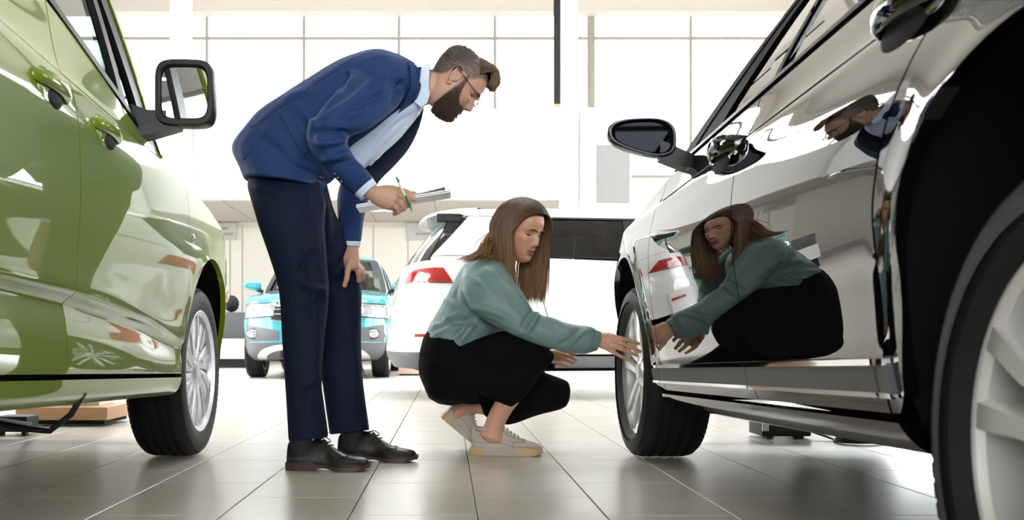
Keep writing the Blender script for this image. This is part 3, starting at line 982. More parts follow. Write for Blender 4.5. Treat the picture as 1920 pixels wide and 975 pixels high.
# greenhouse
B_.quad_side('window_frame', [(-1.20, 1.018), (-.85, 1.010), (-1.53, 1.39), (-1.585, 1.39)], 'frameblack', 8, 16, off=-.004)
B_.quad_side('side_window', [(-1.56, 1.022), (-1.19, 1.018), (-1.575, 1.38), (-1.66, 1.38)], 'carglass', 14, 10, skirt=0, off=-.012)
B_.quad_side('pillar', [(-1.68, 1.010), (-1.565, 1.010), (-1.66, 1.39), (-1.76, 1.39)], 'blackpaint', 6, 12)
B_.quad_side('side_window', [(-2.52, 1.028), (-1.69, 1.022), (-1.77, 1.38), (-2.32, 1.38)], 'carglass', 14, 10, skirt=0, off=-.012)
B_.quad_side('rear_pillar', [(-3.05, 1.0), (-2.53, 1.014), (-2.33, 1.39), (-2.60, 1.39)], 'blackpaint', 10, 12)
B_.quad_side('windscreen_pillar', [(-.855, 1.004), (-.62, .995), (-1.42, 1.39), (-1.53, 1.39)], 'frameblack', 6, 16)
B_.quad_side('window_seal', [(-2.55, 1.012), (-.82, 1.003), (-.84, 1.020), (-2.54, 1.028)], 'black', 40, 3, off=.006)
B_.quad_side('chrome_belt_strip', [(-2.60, .905), (-.62, .900), (-.62, .9065), (-2.60, .9115)], 'chrome', 40, 3, off=.004, skirt=.008)
B_.quad_side('roof_rail', [(-2.62, 1.384), (-1.42, 1.384), (-1.50, 1.45), (-2.55, 1.45)], 'blackpaint', 20, 6)
B_.roof((-1.48, 1.447), (-2.58, 1.447), .03)
B_.screen('windscreen', (-.64, .995), (-1.46, 1.43), 'windshield', .22, .10)
B_.screen('rear_window', (-3.1, 1.02), (-2.56, 1.43), 'darkglass', .12, .06, out=(0, -.5, .8))
B_.hood(Hb, -.60, 1.0, .05, bow=.16)
B_.front_patch('front_bumper', (-.93, .20), (.93, .20), (.93, .56), (-.93, .56), 'blackpaint', 40, 12)
B_.front_patch('front_panel', (-.93, .565), (.93, .565), (.88, .78), (-.88, .78), 'blackpaint', 40, 8)
B_.front_patch('grille', (-.45, .50), (.45, .50), (.5, .70), (-.5, .70), 'black', 20, 6, off=.008)
B_.front_patch('headlamp', (.52, .60), (.93, .62), (.88, .77), (.55, .73), 'lampglass', 12, 8, off=.008, mirror=True)
B_.front_patch('boot_lid', (-.93, .60), (.93, .60), (.9, 1.0), (-.9, 1.0), 'blackpaint', 20, 10, rear=True)
B_.front_patch('rear_bumper', (-.95, .22), (.95, .22), (.95, .595), (-.95, .595), 'blackpaint', 20, 8, rear=True)
U, Q = np.meshgrid(np.linspace(0, 1, 8), np.linspace(-1, 1, 15))
grid_panel('boot_deck', np.stack([Q * (Wb - .1), -3.05 - .85 * U, 1.02 - .03 * U + .02 * (1 - Q ** 2)], -1), 'blackpaint', B_.root, (0, 0, 1), .02)
B_.wheels(proto_twin, math.radians(3.0), out=(.034, .024))
B_.wells()
B_.inside(.7, -3.6, .98, .29)
B_.seats([-1.6, -2.45], .93)
handle(B_, -1.57, -1.36, .905, -1, 'blackpaint', 'chrome', .050, .048, .040)
handle(B_, -2.60, -2.38, .905, -1, 'blackpaint', 'chrome', .050, .048, .040)
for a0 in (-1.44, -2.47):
    blob_on_side(B_, a0, .875, -1, .075, .030, .010, 'matteblack', 'handle_hollow_shade', .0)  # solid black blob put in as the shade below each grip


def mirror_wing(car, a, z, side, paint, sx=1.0):
    """rounded door mirror on a foot: shell, bezel, glass"""
    base = np.array(car.pt(a, z, side, 0))
    cx, cz, y0 = base[0] + side * .150 * sx, base[2] + .085 * sx, base[1] - .02
    n = 48
    def outline(k, y, dz=0):
        pts = []
        for i in range(n):
            t = 2 * math.pi * i / n
            c_, s_ = math.cos(t), math.sin(t)      # +c = towards the body
            u = .105 * sx * math.copysign(abs(c_) ** .75, c_)
            v = .068 * sx * math.copysign(abs(s_) ** .70, s_)
            taper = .80 + .22 * (u / (.105 * sx))
            pts.append((cx - side * u * k, y, cz + v * k * taper + dz + (-.012 * sx) * (u / (.105 * sx)) * k))
        return pts
    MB().loft([outline(.45, y0 + .11), outline(.78, y0 + .095), outline(.95, y0 + .06), outline(1.0, y0 + .02), outline(.99, y0), outline(.95, y0 - .006), outline(.90, y0 - .006), outline(.82, y0 + .008), outline(.76, y0 + .014)]).build('mirror_housing', paint, car.root)
    MB().loft([outline(.775, y0 + .010), outline(.775, y0 + .016)]).build('mirror_glass', 'mirrordarkrefl', car.root)
    MB().loft([[(base[0] - side * .01, y0 + dy, base[2] + dz) for dy, dz in ((-.03, -.02), (.09, -.02), (.09, .015), (-.03, .015))],
               [(base[0] + side * .025, y0 + dy, base[2] + dz + .02) for dy, dz in ((.0, -.03), (.075, -.03), (.075, .02), (.0, .02))],
               [(cx - side * .055, y0 + dy, cz + dz) for dy, dz in ((.01, -.07), (.06, -.07), (.06, -.01), (.01, -.01))]]).build('mirror_foot', 'black', car.root)


mirror_wing(B_, -.90, .975, -1, 'mirrorblack', .97)
mirror_wing(B_, -.90, .975, 1, 'mirrorblack', .97)

# ---------------------------------------------------------------- turquoise crossover behind the man (front towards us)
Wt = .88
prof_t = [(.2, Wt - .12), (.28, Wt - .03), (.40, Wt - .01), (.60, Wt + .0), (.80, Wt + .0), (.93, Wt - .02), (1.0, Wt - .06), (1.08, Wt - .09), (1.3, Wt - .16), (1.48, Wt - .24), (1.55, Wt - .30)]
T_ = Car('crossover_car', 'turquoise crossover facing us behind the man, black cladding round its fog lamps', ((599 - VX) / FPX * 12.2, 12.2, 0), math.pi, prof_t, 2.56, .325, .105, .40, .345, .01,
         front=pchip([.2, .35, .5, .62, .8, .95, 1.1], [.62, .80, .82, .80, .76, .66, .40]), rear=pchip([.2, .5, 1.0, 1.6], [-3.2, -3.28, -3.25, -3.0]), paint='turq', sf0=.05, nf=2.3, sr0=-2.9)
sF, sM, zs, zl = -.50, -1.55, .36, .24
Ht = [(-.62, 1.06), (-.3, 1.03), (.0, 1.00), (.25, .97), (.40, .93), (.50, .89)]
zHt = lambda a: float(np.interp(a, [p[0] for p in Ht], [p[1] for p in Ht]))
arcF = T_.arc(0, 20, 178, 26)
T_.side('front_wing', arcF + [(sF, zs)], [(.47, .90)] + [(a, zHt(a)) for a in np.linspace(.45, sF, 12)], [arcF[0], (.45, .7), (.47, .90)], [(sF, zs), (sF, zHt(sF))], 'turq', 24, 14)
T_.side('front_door', [(sM, zs), (sF, zs)], [(sM, 1.06), (sF, zHt(sF))], [(sM, zs), (sM, 1.06)], [(sF, zs), (sF, zHt(sF))], 'turq', 16, 16)
T_.side('rear_door', [(-2.2, zs), (sM, zs)], [(-2.4, 1.07), (sM, 1.06)], [(-2.2, zs), (-2.4, 1.07)], [(sM, zs), (sM, 1.06)], 'turq', 16, 16)
arcR = T_.arc(-2.56, 170, 0, 24)
T_.side('rear_wing', [(-3.05, .40)] + arcR + [(-2.2, zs)], [(-3.1, 1.08), (-2.4, 1.07)], [(-3.05, .40), (-3.1, 1.08)], [(-2.2, zs), (-2.4, 1.07)], 'turq', 24, 14)
T_.side('sill', [(-2.2, zl), (-.38, zl)], [(-2.2, zs), (-.38, zs)], [(-2.2, zl), (-2.2, zs)], [(-.38, zl), (-.38, zs)], 'clad', 16, 5, skirt=.05)
T_.quad_side('side_window', [(-1.52, 1.075), (-.72, 1.075), (-1.20, 1.46), (-1.52, 1.46)], 'carglass', 8, 6, skirt=0, off=-.01)
T_.quad_side('side_window', [(-2.5, 1.085), (-1.6, 1.075), (-1.6, 1.46), (-2.35, 1.46)], 'darkglass', 8, 6, skirt=0, off=-.01)
T_.quad_side('pillar', [(-1.6, 1.06), (-1.52, 1.06), (-1.52, 1.47), (-1.6, 1.47)], 'black', 4, 6)
T_.quad_side('rear_pillar', [(-3.0, 1.07), (-2.5, 1.07), (-2.35, 1.47), (-2.9, 1.47)], 'turq', 6, 6)
T_.quad_side('windscreen_pillar', [(-.72, 1.06), (-.58, 1.05), (-1.12, 1.48), (-1.24, 1.48)], 'turq', 5, 10, off=.004)
T_.quad_side('roof_rail', [(-2.95, 1.465), (-1.12, 1.465), (-1.16, 1.55), (-2.95, 1.55)], 'turq', 14, 5)
T_.roof((-1.16, 1.545), (-2.95, 1.545), .03)
T_.screen('windscreen', (-.60, 1.05), (-1.14, 1.52), 'windshield', .20, .08, inset=.05)
T_.screen('rear_window', (-3.05, 1.1), (-2.95, 1.5), 'windshield', .10, .05, out=(0, -1, .1), inset=.1)
sc_ = T_.screen('windscreen_surround', (-.585, 1.045), (-1.13, 1.515), 'black', .20, .08, inset=.0)
sc_.data.materials[0] = M['black']
# the surround is only a border: keep the outermost columns and the bottom rows
bm = bmesh.new(); bm.from_mesh(sc_.data)
kill = []
for f_ in bm.faces:
    c_ = f_.calc_center_median()
    zz = (c_.z - 1.045) / .47
    if abs(c_.x) < float(T_.prof(c_.z)) - .09 and .12 < zz < .93: kill.append(f_)
bmesh.ops.delete(bm, geom=kill, context='FACES'); bm.to_mesh(sc_.data); bm.free()
T_.hood(Ht, -.56, 1.03, .05, bow=.16)
for sd in (1, -1):   # pressed ridges of the bonnet
    mb = MB(); rr_ = []
    for t in np.linspace(0, 1, 14):
        a = -.36 + .86 * t; x = sd * (.52 - .10 * t)
        rr_.append((x, a, zHt(a) + .052 * (1 - abs(x / .8) ** 2.4) * (1 - (t * .85 + .1) ** 4) - .004))
    mb.tube(rr_, .014, 8); mb.build('bonnet_ridge', 'turq', T_.root)
T_.front_patch('front_panel', (-.93, .60), (.93, .60), (.86, .92), (-.86, .92), 'turq', 40, 12)
T_.front_patch('front_bumper', (-.96, .40), (.96, .40), (.94, .605), (-.94, .605), 'turq', 40, 10)
T_.front_patch('lower_cladding', (-.96, .215), (.96, .215), (.96, .42), (-.96, .42), 'clad', 40, 8, off=.004)
T_.front_patch('grille', (-.52, .685), (.52, .685), (.56, .80), (-.56, .80), 'black', 24, 6, off=.008)
T_.front_patch('upper_grille', (-.50, .80), (.50, .80), (.52, .87), (-.52, .87), 'black', 24, 4, off=.010)
for z0_, q_ in ((.745, .555), (.80, .56), (.845, .53)):
    T_.front_patch('chrome_bar', (-q_, z0_), (q_, z0_), (q_, z0_ + .014), (-q_, z0_ + .014), 'chrome', 24, 3, off=.018)
T_.front_patch('grille_edge', (-.42, .655), (.42, .655), (.58, .71), (-.58, .71), 'chrome', 24, 3, off=.006, bot=[(-.40, .645), (.40, .645)], top=[(-.66, .735), (-.45, .672), (.45, .672), (.66, .735)])
for nm, m_, co, off in (('headlamp', 'lampglass', ((.50, .735), (.95, .715), (.93, .865), (.47, .885)), .012), ('headlamp_rim', 'black', ((.47, .725), (.965, .70), (.945, .88), (.45, .895)), .007),
                        ('fog_surround', 'clad', ((.42, .45), (.93, .43), (.92, .635), (.42, .56)), .008)):
    T_.front_patch(nm, *co, m_, 14, 8, off=off, mirror=True)
for m_ in (1, -1):
    for q_, z_, r_, mm, off, nm in ((.78, .525, .074, 'black', .012, 'fog_lamp_ring'), (.78, .525, .058, 'lampglass', .028, 'fog_lamp'),
                                (.63, .80, .044, 'chrome', .02, 'projector'), (.79, .795, .044, 'chrome', .018, 'projector')):
        c = T_.nose(m_ * q_, z_, off)
        MB().ball(tuple(c), (r_ * (1.15 if 'fog' in nm else 1), .02, r_ * .85), 20, 10).build(nm, mm, T_.root)
    # silver skid strip rising from the corner to the middle
    B2 = smooth_poly([(m_ * .82, .225), (m_ * .66, .34), (m_ * .50, .385), (m_ * .0, .385)], 16)
    T2 = smooth_poly([(m_ * .68, .225), (m_ * .58, .29), (m_ * .46, .325), (m_ * .0, .325)], 16)
    T_.front_patch('skid_strip', None, None, None, None, 'silver', 20, 4, off=.014, bot=None) if False else None
    G2 = np.stack([T2 + (B2 - T2) * t for t in np.linspace(0, 1, 5)])
    grid_panel('skid_strip', T_.nose(G2[..., 0], G2[..., 1], .016), 'silver', T_.root, (0, 1, 0), .014)
T_.front_patch('lower_grille', (-.44, .25), (.44, .25), (.40, .325), (-.40, .325), 'matteblack', 16, 4, off=.010)
pl = T_.front_patch('number_plate', (-.28, .53), (.28, .53), (.28, .60), (-.28, .60), 'white', 8, 3, off=.02)
T_.front_patch('tailgate', (-.93, .55), (.93, .55), (.93, 1.06), (-.93, 1.06), 'turq', 16, 8, rear=True)
T_.front_patch('rear_bumper', (-.95, .24), (.95, .24), (.95, .545), (-.95, .545), 'clad', 16, 6, rear=True)
T_.wheels(proto_cover)
T_.wells()
T_.inside(.62, -3.1, 1.0, .2)
for y in (-1.45, -2.3):
    T_.seats([y], .98, 'cabin')
T_.front_patch('front_lip', (-.9, .205), (.9, .205), (.9, .23), (-.9, .23), 'matteblack', 20, 2)
MB().box((0, -1.9, 1.50), (1.0, 1.5, .03)).build('headlining', 'cabinlight', T_.root)
MB().box((0, -.72, 1.03), (1.3, .40, .07), bev=.03).build('dashboard', 'cabin', T_.root)
sw = MB(); sw.tube([(.36 + .17 * math.cos(t), -.98 + .05 * math.sin(t), 1.08 + .16 * math.sin(t)) for t in np.linspace(0, 2 * math.pi, 24)], .014, 8, False); sw.build('steering_wheel', 'black', T_.root)
MB().box((0, -1.02, 1.40), (.22, .03, .06), bev=.015).build('rear_view_mirror', 'black', T_.root)
mirror_wing(T_, -.72, 1.06, 1, 'turq', 1.15)
mirror_wing(T_, -.72, 1.06, -1, 'turq', 1.15)

# ---------------------------------------------------------------- white hatchback behind the woman
Ww = .90
prof_w = [(.2, Ww - .10), (.27, Ww - .04), (.40, Ww - .01), (.60, Ww + .004), (.80, Ww + .0), (.93, Ww - .02), (1.08, Ww - .07), (1.25, Ww - .14), (1.42, Ww - .23), (1.49, Ww - .30)]
thw = math.radians(-82)
rear_x = -.45
W_len = 3.42
# rear right corner of the car sits at photo x=745
Wc = Car('hatchback_car', 'white hatchback with a red tail lamp behind the crouching woman', (0, 0, 0), thw, prof_w, 2.63, .32, .105, .39, .335, .01,
         front=pchip([.2, .5, .8, 1.0], [.80, .88, .8, .5]), rear=pchip([.2, .35, .6, .8, .95, 1.1, 1.3, 1.49], [-3.36, -3.44, -3.44, -3.40, -3.36, -3.28, -3.12, -2.98]), paint='white', sf0=.2, nf=2.5, sr0=-3.0, nr=2.6)
hd = np.array([-math.sin(thw), math.cos(thw)]); rt = np.array([math.cos(thw), math.sin(thw)])
# right-side rear arch point (local x=+W, y=-3.0) placed at depth 7.45
tgt = np.array([(858 - VX) / FPX * 7.45, 7.45])
org = tgt - rt * Ww + hd * 3.0
Wc.root.location = (org[0], org[1], 0)
sF, sM, zs, zl = -.5, -1.6, .34, .235
arcF = Wc.arc(0, 10, 184, 26); arcR = Wc.arc(-2.63, 175, -2, 26)
Wc.side('front_wing', arcF + [(sF, zs)], [(.6, .80), (.3, .9), (sF, 1.0)], [arcF[0], (.6, .80)], [(sF, zs), (sF, 1.0)], 'white', 24, 14)
Wc.side('front_door', [(sM, zs), (sF, zs)], [(sM, 1.05), (sF, 1.0)], [(sM, zs), (sM, 1.05)], [(sF, zs), (sF, 1.0)], 'white', 16, 16)
Wc.side('rear_door', [(-2.22, zs), (sM, zs)], [(-2.45, 1.085), (sM, 1.06)], [(-2.22, zs), (-2.45, 1.085)], [(sM, zs), (sM, 1.06)], 'white', 16, 16)
Wc.side('rear_wing', [(-3.20, .36), (-3.04, .36)] + arcR + [(-2.22, zs)], [(-3.18, 1.09), (-2.45, 1.085)], [(-3.20, .36), (-3.25, .8), (-3.18, 1.09)], [(-2.22, zs), (-2.45, 1.085)], 'white', 30, 20)
Wc.side('sill', [(-2.24, zl), (-.38, zl)], [(-2.24, zs - .01), (-.38, zs - .01)], [(-2.24, zl), (-2.24, zs - .01)], [(-.38, zl), (-.38, zs - .01)], 'clad', 16, 5, skirt=.05)
for o_ in [c for c in Wc.root.children if c.name.startswith('sill')]:
    M.setdefault('midgrey', mat('mid_grey_plastic', (.20, .21, .23), rough=.45)); o_.data.materials[0] = M['midgrey']
Wc.quad_side('side_window', [(-2.34, 1.10), (-1.66, 1.085), (-1.66, 1.40), (-2.22, 1.40)], 'darkglass', 10, 8, skirt=0, off=-.008)
Wc.quad_side('side_window', [(-1.57, 1.08), (-.80, 1.06), (-1.25, 1.40), (-1.57, 1.40)], 'darkglass', 10, 8, skirt=0, off=-.008)
Wc.quad_side('pillar', [(-1.66, 1.06), (-1.57, 1.06), (-1.57, 1.41), (-1.66, 1.41)], 'black', 4, 8)
Wc.quad_side('window_seal', [(-2.44, 1.088), (-.70, 1.05), (-.75, 1.072), (-2.40, 1.108)], 'black', 20, 3, off=.004)
Wc.quad_side('window_top_seal', [(-2.30, 1.395), (-1.22, 1.395), (-1.25, 1.415), (-2.30, 1.415)], 'black', 20, 3, off=.004)
Wc.quad_side('rear_pillar', [(-3.18, 1.09), (-2.40, 1.088), (-2.22, 1.41), (-2.88, 1.41)], 'white', 12, 10)
Wc.quad_side('windscreen_pillar', [(-.70, 1.05), (-.55, 1.0), (-1.22, 1.42), (-1.30, 1.42)], 'white', 5, 10, off=.004)
Wc.quad_side('roof_rail', [(-2.92, 1.41), (-1.2, 1.41), (-1.28, 1.47), (-2.90, 1.47)], 'white', 20, 5)
Wc.roof((-1.28, 1.465), (-2.93, 1.455), .045)
Wc.screen('windscreen', (-.58, 1.0), (-1.25, 1.45), 'windshield', .2, .08)
Wc.hood([(-.6, 1.0), (-.2, .97), (.2, .90), (.45, .85), (.6, .80)], -.55, 1.0, .05, bow=.16)
Wc.front_patch('front_bumper', (-.93, .22), (.93, .22), (.93, .82), (-.93, .82), 'white', 20, 10)
Wc.front_patch('headlamp', (.5, .62), (.93, .64), (.9, .78), (.52, .74), 'lampglass', 10, 6, off=.01, mirror=True)
Wc.front_patch('tailgate', (-.93, .55), (.93, .55), (.90, 1.06), (-.90, 1.06), 'white', 24, 12, rear=True)
Wc.front_patch('rear_bumper', (-.96, .36), (.96, .36), (.96, .56), (-.96, .56), 'white', 24, 8, rear=True, off=.012)
Wc.front_patch('rear_diffuser', (-.97, .23), (.97, .23), (.97, .365), (-.97, .365), 'clad', 24, 6, rear=True, off=.010)
Wc.front_patch('rear_window', (-.86, 1.06), (.86, 1.06), (.88, 1.41), (-.88, 1.41), 'darkglass', 20, 10, rear=True, off=.002)
Wc.side('tail_lamp', [(-3.26, .895), (-3.03, .885)], [(-3.23, 1.00), (-3.10, 1.00)], [(-3.26, .895), (-3.23, 1.00)], [(-3.03, .885), (-3.10, 1.00)], 'red', 10, 6, off=.012, skirt=.014)
Wc.side('tail_lamp_lens', [(-3.24, .920), (-3.10, .917)], [(-3.22, .965), (-3.13, .965)], [(-3.24, .920), (-3.22, .965)], [(-3.10, .917), (-3.13, .965)], 'red', 8, 4, off=.018, skirt=.008)
Wc.side('tail_lamp_rim', [(-3.26, .882), (-3.01, .872)], [(-3.26, .897), (-3.03, .887)], [(-3.26, .882), (-3.26, .897)], [(-3.01, .872), (-3.03, .887)], 'darkred', 10, 3, off=.013, skirt=.014)
Wc.front_patch('tail_lamp', (.50, .895), (.955, .895), (.95, 1.00), (.52, .99), 'red', 12, 6, rear=True, off=.012, mirror=True)
Wc.front_patch('reflector', (.84, .475), (.95, .475), (.95, .497), (.84, .497), 'red', 8, 3, rear=True, off=.018, mirror=True)
# roof spoiler over the rear window
sp = MB(); rings = []
for q in np.linspace(-1, 1, 13):
    x = q * .60
    y = -2.90 + .05 * (abs(q) ** 3)
    rings.append([(x, y + .05, 1.485), (x, y - .10, 1.475), (x, y - .27 + .04 * abs(q) ** 3, 1.455), (x, y - .27 + .04 * abs(q) ** 3, 1.432), (x, y - .12, 1.41), (x, y + .05, 1.40)])
sp.loft(rings); sp.build('roof_spoiler', 'white', Wc.root)
MB().box((.60, -3.02, 1.40), (.03, .20, .07), bev=.01).build('spoiler_fin', 'black', Wc.root)
fin = MB().loft([[(x, y, z) for x, y, z in ((-.02, -2.70, 1.50), (.02, -2.70, 1.50), (.02, -2.52, 1.50), (-.02, -2.52, 1.50))], [(-.008, -2.74, 1.565), (.008, -2.74, 1.565), (.008, -2.69, 1.565), (-.008, -2.69, 1.565)]]).build('roof_aerial', 'black', Wc.root)
Wc.wheels(proto_twin)
Wc.wells()
Wc.inside(.7, -3.2, 1.0, .2)
Wc.seats([-1.6, -2.4], .98)
mirror_wing(Wc, -.9, 1.0, 1, 'white'); mirror_wing(Wc, -.9, 1.0, -1, 'white')
for p_ in (proto_cover, proto_twin):
    for ch in list(p_.children): bpy.data.objects.remove(ch)
    bpy.data.objects.remove(p_)

# ------------------------------------------------------------------ people: helpers
from mathutils import noise as mnoise
from mathutils.bvhtree import BVHTree


def rings_px(rows, n=22, e=2.15, dense=4):
    """rows: (ax,ay,bx,by,Y,depth) - two outline points in the photograph, their distance, half thickness"""
    r = np.array(rows, float)
    if len(r) > 1: r = smooth_poly_idx(r, (len(r) - 1) * dense + 1)
    out = []
    for ax, ay, bx, by, Y, d in r:
        A, B = P(ax, ay, Y), P(bx, by, Y)
        c, u = (A + B) / 2, (A - B) / 2
        ring = []
        for k in range(n):
            t = 2 * math.pi * k / n
            ct, st = math.cos(t), math.sin(t)
            ring.append(c + u * math.copysign(abs(ct) ** (2 / e), ct) + np.array([0, d, 0]) * math.copysign(abs(st) ** (2 / e), st))
        out.append(ring)
    return out


def smooth_poly_idx(p, n):
    """Catmull-Rom over the row index (all columns alike)"""
    m = len(p)
    if m == 2: return np.array([p[0] + (p[1] - p[0]) * t for t in np.linspace(0, 1, n)])
    g = np.gradient(p, axis=0)
    out = []
    for t in np.linspace(0, m - 1, n):
        i = min(int(t), m - 2); u = t - i
        out.append((2 * u**3 - 3 * u**2 + 1) * p[i] + (u**3 - 2 * u**2 + u) * g[i] + (-2 * u**3 + 3 * u**2) * p[i + 1] + (u**3 - u**2) * g[i + 1])
    return np.array(out)


def cap_loft(mb, rings):
    """closed loft with rounded ends"""
    rs = list(rings)
    def dome(r0, r1):
        c0, c1 = np.mean(r0, 0), np.mean(r1, 0)
        d = c0 - c1; d = d / (np.linalg.norm(d) + 1e-9)
        h = np.mean([np.linalg.norm(np.array(p) - c0) for p in r0]) * .5
        return [[c0 + (np.array(p) - c0) * s + d * h * k for p in r0] for s, k in ((.86, .5), (.5, .86), (.05, 1.0))]
    a = dome(rs[0], rs[1])[::-1]; b = dome(rs[-1], rs[-2])
    return mb.loft(a + rs + b)


def fuse(name, mb, voxel, smooth_it, material, parent=None, factor=.5, origin=(0, 0, 0)):
    """union of all the lofts: ONE continuous skin"""
    o = mb.build('tmp', None)
    m = o.modifiers.new('r', 'REMESH'); m.mode = 'VOXEL'; m.voxel_size = voxel
    if smooth_it:
        s = o.modifiers.new('s', 'SMOOTH'); s.iterations = smooth_it; s.factor = factor
    dg = bpy.context.evaluated_depsgraph_get()
    me = bpy.data.meshes.new_from_object(o.evaluated_get(dg))
    old = o.data
    bpy.data.objects.remove(o); bpy.data.meshes.remove(old)
    me.name = name
    me.materials.clear(); me.materials.append(M[material] if isinstance(material, str) else material)
    me.polygons.foreach_set('use_smooth', [True] * len(me.polygons))
    ob = bpy.data.objects.new(name, me)
    C.objects.link(ob)
    adopt(ob, parent, origin)
    return ob


def adopt(ob, parent, origin=None):
    if parent is not None:
        ob.parent = parent
        ob.location = tuple(-np.array(parent.location))


def get_co(me):
    a = np.empty(len(me.vertices) * 3, np.float32); me.vertices.foreach_get('co', a); return a.reshape(-1, 3)


def get_no(me):
    a = np.empty(len(me.vertices) * 3, np.float32); me.vertices.foreach_get('normal', a); return a.reshape(-1, 3)


def set_co(me, co):
    me.vertices.foreach_set('co', co.astype(np.float32).ravel()); me.update()


def folds(ob, fields, amp_noise=.0, nscale=9.0, stretch=(1, 1, 1), gain=1.5):
    """cloth folds: each field (pxA, pyA, pxB, pyB, width_px, amp) is a ridge (or valley) along a line seen in the photograph"""
    me = ob.data
    co, no = get_co(me), get_no(me)
    px = VX + FPX * co[:, 0] / co[:, 1]; py = VY - FPX * (co[:, 2] - CAM_H) / co[:, 1]
    d = np.zeros(len(co))
    front = np.clip(-no[:, 1] * 1.5 + .35, 0, 1)
    for ax, ay, bx, by, w, a in fields:
        L = math.hypot(bx - ax, by - ay); ux, uy = (bx - ax) / L, (by - ay) / L
        t = (px - ax) * ux + (py - ay) * uy
        s = -(px - ax) * uy + (py - ay) * ux
        s = s + .10 * L * np.sin(t / L * math.pi) * (1 if a > 0 else -1) * .6
        fade = np.clip(t / (L * .25) + .3, 0, 1) * np.clip((L - t) / (L * .35) + .2, 0, 1) * (t > -.1 * L) * (t < 1.15 * L)
        d += gain * a * np.exp(-(s / w) ** 2) * fade * front
    if amp_noise:
        st = np.array(stretch)
        d += amp_noise * np.array([mnoise.noise(Vector((float(c[0] * st[0]), float(c[1] * st[1]), float(c[2] * st[2]))) * nscale) for c in co])
    set_co(me, co + no * d[:, None])


def raycaster(*obs):
    v, f = [], []
    for o in obs:
        off = len(v)
        mw = np.array(o.location)
        if o.parent: mw = mw + np.array(o.parent.location)
        v += [tuple(c + mw) for c in get_co(o.data)]
        f += [tuple(i + off for i in p.vertices) for p in o.data.polygons]
    bvh = BVHTree.FromPolygons(v, f)
    org = Vector((0, 0, CAM_H))
    def hit(px, py, lift=.003):
        d = Vector(P(px, py, 1.0)) - org
        d.normalize()
        h = bvh.ray_cast(org, d)
        if h[0] is None: return None
        return np.array(h[0] + h[1] * lift)
    return hit


def cloth_patch(name, hit, B, T, L, R, nu, nv, lift, material, parent, thick=.003):
    """a sewn-on piece that lies on the garment"""
    G2 = coons(B, T, L, R, nu, nv)
    G = np.zeros((nv, nu, 3)); last = None; miss = []
    for j in range(nv):
        for i in range(nu):
            h = hit(G2[j, i, 0], G2[j, i, 1], lift)
            if h is None:
                miss.append((j, i)); h = last if last is not None else np.zeros(3)
            G[j, i] = h; last = h
    for (j, i) in miss:  # beyond the edge: keep the depth of the nearest good point
        best = None
        for jj in range(nv):
            for ii in range(nu):
                if (jj, ii) not in miss:
                    q = (jj - j) ** 2 + (ii - i) ** 2
                    if best is None or q < best[0]: best = (q, G[jj, ii][1])
        if best: G[j, i] = P(G2[j, i, 0], G2[j, i, 1], best[1])
    o = grid_panel(name, G, material, None, (0, -1, 0), thick)
    adopt(o, parent)
    return o


def button(name, hit, px, py, r, material, parent, lift=.002):
    c = hit(px, py, lift)
    if c is None: return
    o = MB().ball(tuple(c), (r, r * .45, r), 14, 8).build(name, material, None)
    adopt(o, parent)
    return o


